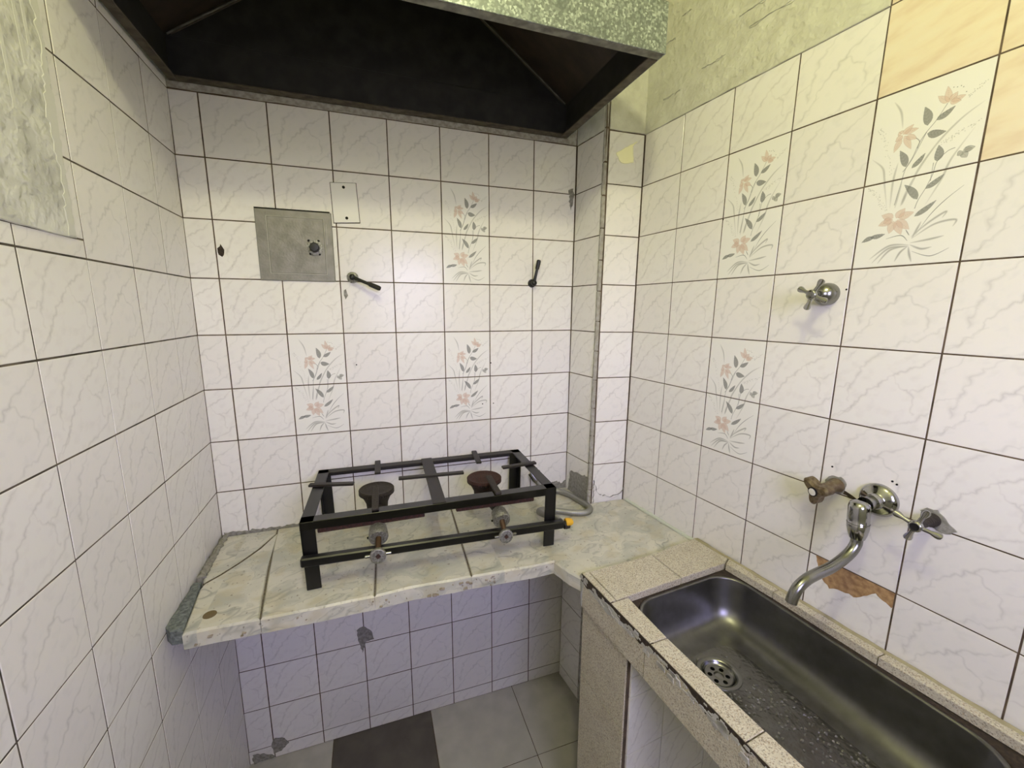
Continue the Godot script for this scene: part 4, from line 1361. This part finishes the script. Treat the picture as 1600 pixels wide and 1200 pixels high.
func build_back_wall_things() -> void:
	# metal cover with a rotary knob
	var b := thing("metal_cover", "square grey metal cover plate with a rotary knob, left on the back wall", "cover plate")
	var st := new_st()
	var x0 := 0.0985
	var x1 := 0.2885
	var y0 := -0.302
	var y1 := -0.1145
	abox(st, Vector3(x0, y0, 0.0), Vector3(x1, y1, 0.005), 0.0015)
	obj("frame", st, M.box_metal, b)
	st = new_st()
	abox(st, Vector3(0.1265, -0.2815, 0.003), Vector3(0.2665, -0.1330, 0.0062), 0.001)
	obj("panel", st, M.box_metal, b)
	st = new_st()
	for q in [[0.1250, -0.2830, 0.2680, -0.2818], [0.1250, -0.1328, 0.2680, -0.1316], [0.1248, -0.2830, 0.1260, -0.1316], [0.2670, -0.2830, 0.2682, -0.1316], [0.2730, -0.2, 0.2738, -0.145]]:
		abox(st, Vector3(q[0], q[1], 0.004), Vector3(q[2], q[3], 0.0058), 0.0003)
	obj("scraped_line", st, M.scrape, b)
	st = new_st()
	abox(st, Vector3(x0, y1, 0.0), Vector3(x1 - 0.004, y1 + 0.003, 0.0042), 0.0003)
	obj("sealant", st, M.hole, b)
	var kc := Vector3(0.2405, -0.2105, 0.006)
	st = new_st()
	lathe(st, [[0.0215, -0.001], [0.0210, 0.0025], [0.0150, 0.0035], [0.00001, 0.0035]], along(kc, Vector3(0, 0, 1)), 32)
	var kp := obj("knob_plate", st, M.alu, b)
	st = new_st()
	lathe(st, [[0.0125, 0.002], [0.0120, 0.020], [0.0105, 0.023], [0.00001, 0.0235]], along(kc, Vector3(0, 0, 1)), 28)
	for k in 8:
		var a := TAU * k / 8
		box(st, Transform3D(Basis(Vector3(0, 0, 1), a), kc + Vector3(cos(a) * 0.0118, sin(a) * 0.0118, 0.012)), Vector3(0.003, 0.003, 0.018), 0.0006)
	obj("knob", st, M.black, b)
	for q in [[-0.0145, 0.0185], [0.0105, 0.0185], [-0.0125, -0.0165], [0.0110, -0.0170]]:
		st = new_st()
		lathe(st, [[0.0034, -0.001], [0.0032, 0.0022], [0.0018, 0.0030], [0.00001, 0.0030]], along(kc + Vector3(q[0], q[1], 0.0), Vector3(0, 0, 1)), 14)
		obj("screw", st, M.hole, kp)
	# blanking plate
	b = thing("blanking_plate", "small upright white blanking plate with two dark screw holes above the stove", "wall plate")
	st = new_st()
	prism(st, P2([[0.2945, -0.1395], [0.3630, -0.1345], [0.3585, -0.0290], [0.2915, -0.0335]]), -0.002, 0.0042, 0.001, Transform3D(), Rect2(0.29, 0, 0.4, 0.4))
	obj("plate", st, mat(Color(0.90, 0.895, 0.875), 0.25), b)
	st = new_st()
	var rim := P2([[0.2930, -0.1412], [0.3646, -0.1362], [0.3598, -0.0276], [0.2900, -0.0320]])
	prism(st, rim, -0.002, 0.0008, 0.0003)
	obj("sealant", st, M.grime, b)
	for q in [[0.3255, -0.0430], [0.3290, -0.1248]]:
		st = new_st()
		lathe(st, [[0.0040, 0.003], [0.0040, 0.0048], [0.0030, 0.0050], [0.00001, 0.0046]], along(Vector3(q[0], q[1], 0), Vector3(0, 0, 1)), 16)
		obj("screw_hole", st, M.hole, b)
	# lever gas taps
	for q in [[Vector3(0.3345, -0.2885, 0), Vector3(0.0760, -0.0330, 0.022), M.cement, "black lever gas tap turned sideways beside the metal cover plate", 0.030],
		[Vector3(0.8965, -0.2925, 0), Vector3(0.0140, 0.0740, 0.008), M.hole, "black lever gas tap turned upright near the pillar", 0.018]]:
		b = thing("gas_tap", q[3], "gas tap", Vector3.ZERO, "lever gas taps on the back wall")
		var c: Vector3 = q[0]
		var l: Vector3 = q[1]
		st = new_st()
		var side: bool = l.x > 0.03
		lathe(st, [[0.0005, -0.001], [0.0165 if side else 0.0135, -0.001], [0.0160 if side else 0.0140, 0.002], [0.0120, 0.0035 if side else 0.010], [0.0085, 0.005 if side else 0.014], [0.00001, 0.005 if side else 0.015]], along(c, Vector3(0, 0, 1)), 28)
		obj("rosette", st, M.alu if side else M.black, b)
		st = new_st()
		lathe(st, [[0.0075, 0.0], [0.0075, 0.014], [0.0085, 0.016], [0.0085, 0.026], [0.0060, 0.029], [0.00001, 0.0295]], along(c, Vector3(0, 0, 1)), 24)
		obj("stem", st, M.black, b)
		var s0 := c + Vector3(0, 0, 0.021)
		st = new_st()
		tube(st, [s0, s0 + l * 0.25, s0 + l * 0.6], [0.0056, 0.0048, 0.0044], 14)
		obj("lever", st, M.black, b)
		st = new_st()
		tube(st, [s0 + l * 0.58, s0 + l * 0.62, s0 + l * 0.75, s0 + l * 0.93, s0 + l * 0.985, s0 + l], [0.0048, 0.0066, 0.0070, 0.0072, 0.0056, 0.0012], 14)
		obj("grip", st, M.black, b)
	st = null

func build_stove() -> void:
	var s := thing("gas_stove", "black two burner table top gas stove with an open iron frame, on the marble counter", "gas stove")
	var yt := -0.862
	var fl := Vector3(0.196, yt, 0.345)
	var fr := Vector3(0.8385, yt, 0.352)
	var bl := Vector3(0.204, yt, 0.010)
	var br := Vector3(0.8455, yt, 0.018)
	var w := 0.030
	# top frame of angle iron
	var edges := [[fl, fr, Vector3(0, 0, -1)], [bl, br, Vector3(0, 0, 1)], [fl, bl, Vector3(1, 0, 0)], [fr, br, Vector3(-1, 0, 0)]]
	for e in edges:
		var st := new_st()
		var a: Vector3 = e[0]
		var b: Vector3 = e[1]
		var i: Vector3 = e[2]
		bar(st, a + i * w * 0.5 - Vector3(0, 0.002, 0), b + i * w * 0.5 - Vector3(0, 0.002, 0), w, 0.004, 0.001)
		bar(st, a + i * 0.002 - Vector3(0, 0.011, 0), b + i * 0.002 - Vector3(0, 0.011, 0), 0.004, 0.020, 0.001)
		obj("frame_bar", st, M.black_dull if e[2].z > 0 else M.black_gloss if e[2].z < 0 else M.black, s)
	var st := new_st()
	bar(st, Vector3(0.527, yt + 0.0005, 0.014), Vector3(0.517, yt + 0.0005, 0.345), 0.034, 0.004, 0.001)
	obj("centre_bar", st, M.black_dull, s)
	# rusty shield strip under the front bar
	st = new_st()
	bar(st, Vector3(0.232, yt - 0.0275, 0.3345), Vector3(0.480, yt - 0.0265, 0.3370), 0.012, 0.0135, 0.002)
	bar(st, Vector3(0.56, yt - 0.0255, 0.3385), Vector3(0.775, yt - 0.0275, 0.3405), 0.012, 0.0135, 0.002)
	obj("burner_rail", st, M.rust, s)
	# legs of angle iron
	for q in [[fl, 1.0, -1.0], [fr, -1.0, -1.0], [bl, 1.0, 1.0], [br, -1.0, 1.0]]:
		st = new_st()
		var c: Vector3 = q[0]
		var bot := Vector3(c.x + q[1] * 0.004, COUNTER_Y + 0.0012, c.z + q[2] * 0.0)
		var top := c - Vector3(0, 0.002, 0)
		var wx: float = 0.032
		bar(st, Vector3(bot.x + q[1] * wx / 2, bot.y, bot.z + q[2] * 0.002), Vector3(top.x + q[1] * wx / 2, top.y, top.z + q[2] * 0.002), 0.004, wx, 0.001, Vector3(1, 0, 0))
		bar(st, Vector3(bot.x + q[1] * 0.002, bot.y, bot.z + q[2] * wx / 2), Vector3(top.x + q[1] * 0.002, top.y, top.z + q[2] * wx / 2), wx, 0.004, 0.001, Vector3(1, 0, 0))
		obj("leg", st, M.black, s)
	# gas rail in front with its yellow plug
	st = new_st()
	var ra := Vector3(0.195, -0.9505, 0.3585)
	var rb := Vector3(0.8535, -0.9660, 0.3655)
	bar(st, ra, rb, 0.020, 0.022, 0.003)
	obj("gas_rail", st, M.black, s)
	st = new_st()
	tube(st, [rb + Vector3(-0.004, 0, 0), rb + Vector3(0.012, -0.0006, 0)], 0.0075, 14)
	obj("rail_end", st, M.black, s)
	st = new_st()
	tube(st, [rb + Vector3(0.004, -0.006, 0), rb + Vector3(0.012, -0.0065, 0.0), rb + Vector3(0.020, -0.007, 0.0)], [0.0105, 0.0115, 0.0100], 10)
	obj("plug_seat", st, M.black_dull, s)
	st = new_st()
	tube(st, [rb + Vector3(0.008, 0.002, 0), rb + Vector3(0.011, 0.002, 0), rb + Vector3(0.022, 0.0015, 0), rb + Vector3(0.026, 0.0, 0), rb + Vector3(0.030, -0.002, 0), rb + Vector3(0.031, -0.002, 0)], [0.0105, 0.0125, 0.0115, 0.0095, 0.006, 0.001], 8)
	obj("plug", st, M.yellow, s).set_meta("label", "yellow plug on the end of the gas rail")
	# burners
	var bs := [[Vector3(0.3675, -0.877, 0.168), 0.048, Vector3(0.3665, -0.915, 0.352), Vector3(0.3635, -0.9420, 0.402), M.iron], [Vector3(0.6765, -0.877, 0.1865), 0.052, Vector3(0.6735, -0.918, 0.362), Vector3(0.6745, -0.9490, 0.404), M.rust]]
	for q in bs:
		var c: Vector3 = q[0]
		var r: float = q[1]
		st = new_st()
		lathe(st, [[0.00001, 0.0], [r * 0.2, -0.0006], [r * 0.55, -0.0022], [r * 0.8, -0.0012], [r * 0.95, 0.0014], [r, -0.001], [r * 0.99, -0.007], [r * 0.93, -0.0095]], Transform3D(Basis(), c), 48)
		obj("burner_cap", st, q[4], s)
		st = new_st()
		for k in 40:
			var a := TAU * k / 40
			box(st, Transform3D(Basis(Vector3.UP, -a), c + Vector3(cos(a) * r * 0.935, -0.0095, sin(a) * r * 0.935)), Vector3(0.006, 0.006, 0.0042), 0.0008)
		lathe(st, [[r * 0.93, -0.0085], [r * 0.90, -0.013], [r * 0.74, -0.026], [r * 0.62, -0.040], [r * 0.58, -0.062], [r * 0.50, -0.068], [0.00001, -0.068]], Transform3D(Basis(), c), 40)
		obj("burner_bowl", st, M.rust_black if q[4] == M.rust else M.iron, s)
		var cup: Vector3 = q[2]
		var kn: Vector3 = q[3]
		st = new_st()
		tube(st, [c + Vector3(0, -0.05, 0.01), c + Vector3(0, -0.046, 0.06), cup + Vector3(0, 0.006, -0.04), cup + Vector3(0, 0, -0.015)], [0.016, 0.0135, 0.0125, 0.0150], 18)
		obj("mixing_tube", st, M.iron, s)
		st = new_st()
		var ca := Vector3(0.0, -0.30, 1.0).normalized()
		lathe(st, [[0.013, -0.028], [0.0200, -0.020], [0.0225, 0.0], [0.0232, 0.010], [0.0215, 0.015], [0.0140, 0.0155], [0.00001, 0.013]], along(cup, ca), 30)
		obj("air_shutter", st, M.alu, s)
		st = new_st()
		tube(st, [cup + Vector3(-0.020, -0.004, 0.004), cup + Vector3(-0.026, -0.004, 0.005)], 0.0028, 10)
		obj("screw", st, M.hole, s)
		st = new_st()
		tube(st, [cup + ca * 0.012, kn], [0.0072, 0.0060], 14)
		obj("valve_stem", st, mat(Color(0.30, 0.22, 0.15), 0.5, 0.5), s)
		st = new_st()
		var ka := Vector3(0.0, 0.06, 1.0).normalized()
		lathe(st, [[0.0060, -0.012], [0.0150, -0.008], [0.0178, -0.004], [0.0180, 0.004], [0.0165, 0.0058], [0.0138, 0.0058], [0.0130, 0.0038], [0.00001, 0.0036]], along(kn, ka), 32)
		var knob_o := obj("knob", st, M.alu, s)
		st = new_st()
		box(st, Transform3D(Basis(Vector3(0, 0, 1), 0.6), kn + ka * 0.005), Vector3(0.009, 0.009, 0.005), 0.001)
		obj("spindle", st, M.rust, knob_o)
		for d in [-1.0, 1.0]:
			st = new_st()
			tube(st, [kn + Vector3(d * 0.016, 0, -0.003), kn + Vector3(d * 0.022, 0, -0.003), kn + Vector3(d * 0.028, 0, -0.003), kn + Vector3(d * 0.0295, 0, -0.003)], [0.0036, 0.0040, 0.0038, 0.0015], 12)
			obj("knob_pin", st, M.chrome_dull, knob_o)
	# pan supports laid on the frame
	var py := yt + 0.004
	for q in [[0.3755, -0.006, 0.373, 0.102, M.black_dull], [0.192, 0.131, 0.3086, 0.156, M.black_dull], [0.429, 0.1615, 0.6166, 0.1735, M.black_dull], [0.3628, 0.338, 0.3648, 0.198, M.iron],
		[0.6895, 0.004, 0.6795, 0.1125, M.black_dull], [0.8505, 0.1685, 0.7376, 0.1735, M.black_dull], [0.6725, 0.349, 0.6785, 0.225, M.iron]]:
		st = new_st()
		bar(st, Vector3(q[0], py, q[1]), Vector3(q[2], py - 0.001, q[3]), 0.017, 0.007, 0.0015)
		obj("pan_support", st, q[4], s)

func build_hose() -> void:
	var r := 0.0095
	var y := COUNTER_Y + r + 0.0012
	var st := new_st()
	var pts := spline([Vector3(0.905, y + 0.05, 0.030), Vector3(0.94, y + 0.012, 0.040), Vector3(0.985, y + 0.001, 0.050), Vector3(1.010, y, 0.085), Vector3(1.024, y, 0.135), Vector3(1.033, y, 0.180), Vector3(1.029, y, 0.210), Vector3(1.006, y, 0.226), Vector3(0.968, y, 0.216), Vector3(0.927, y, 0.190), Vector3(0.897, y + 0.002, 0.176), Vector3(0.868, y + 0.008, 0.180), Vector3(0.851, y + 0.016, 0.205), Vector3(0.8500, y + 0.030, 0.25), Vector3(0.8515, y + 0.050, 0.30), Vector3(0.8515, -0.966, 0.353)], 8)
	tube(st, pts, r, 18)
	# braid wound round it
	var h := tag(obj("gas_hose", st, M.hose), "braided grey metal gas hose looping on the counter behind the stove's right leg", "hose")
	st = new_st()
	for i in range(2, pts.size() - 2):
		var t: Vector3 = (pts[i + 1] - pts[i - 1]).normalized()
		lathe(st, [[r + 0.0001, -0.0012], [r + 0.0006, 0.0], [r + 0.0001, 0.0012]], along(pts[i], t), 16)
	obj("braid", st, M.hose, h)
	st = new_st()
	tube(st, [pts[0] + Vector3(-0.012, 0.02, -0.01), pts[0], pts[2]], [0.0115, 0.0125, 0.0115], 14)
	obj("ferrule", st, M.chrome_dull, h)

func build_lamp() -> void:
	var at := LAMP_AT
	var l := thing("globe_lamp", "white glass globe lamp hanging from the ceiling", "lamp", Vector3.ZERO)
	var st := new_st()
	ball(st, at, LAMP_R, 32)
	obj("bulb", st, M.bulb, l)
	st = new_st()
	tube(st, [at + Vector3(0, LAMP_R * 0.97, 0), Vector3(at.x, TOP_Y - 0.02, at.z)], 0.008, 14)
	obj("stem", st, M.white_plastic, l)
	st = new_st()
	lathe(st, [[0.00001, -0.03], [0.02, -0.028], [0.045, -0.004], [0.045, 0.0]], Transform3D(Basis(), Vector3(at.x, TOP_Y, at.z)), 24)
	obj("rose", st, M.white_plastic, l)
	var o := OmniLight3D.new()
	o.name = "lamp_light"
	o.position = at
	o.light_color = LAMP_COLOR
	o.light_energy = LAMP_ENERGY
	o.light_size = LAMP_R
	o.omni_range = 12.0
	o.omni_attenuation = 2.0
	o.shadow_enabled = true
	add_child(o)

const LAMP_AT := Vector3(0.44, 0.60, 1.32)
const LAMP_R := 0.045
const LAMP_COLOR := Color(1.0, 0.985, 0.76)
const LAMP_ENERGY := 0.66

func _ready() -> void:
	rng.seed = 20240
	# camera
	var cam := Camera3D.new()
	cam.name = "camera"
	cam.position = Vector3(0.3721, -0.3799, 1.3341)
	cam.basis = Basis.from_euler(Vector3(-0.1766, -0.3292, 0.0030))
	cam.fov = rad_to_deg(2.0 * atan(600.0 / 649.36))
	cam.near = 0.02
	cam.current = true
	add_child(cam)
	# daylight through the window behind the camera
	var env := Environment.new()
	var sky := Sky.new()
	var sm := ProceduralSkyMaterial.new()
	sm.sky_top_color = Color(0.74, 0.72, 0.96)
	sm.sky_horizon_color = Color(0.86, 0.835, 1.0)
	sm.ground_bottom_color = Color(0.45, 0.44, 0.46)
	sm.ground_horizon_color = Color(0.70, 0.69, 0.76)
	sm.sun_angle_max = 0.0
	sky.sky_material = sm
	env.background_mode = Environment.BG_SKY
	env.sky = sky
	env.background_energy_multiplier = 23.0
	env.tonemap_mode = Environment.TONE_MAPPER_LINEAR
	env.tonemap_exposure = 0.9
	env.sdfgi_enabled = true
	env.ssao_enabled = true
	env.ssil_enabled = true
	var we := WorldEnvironment.new()
	we.name = "environment"
	we.environment = env
	add_child(we)
	make_materials()
	build_lamp()
	build_room()
	build_counter()
	build_hood()
	build_sink()
	build_basin()
	build_stove()
	build_hose()
	build_taps()
	build_back_wall_things()
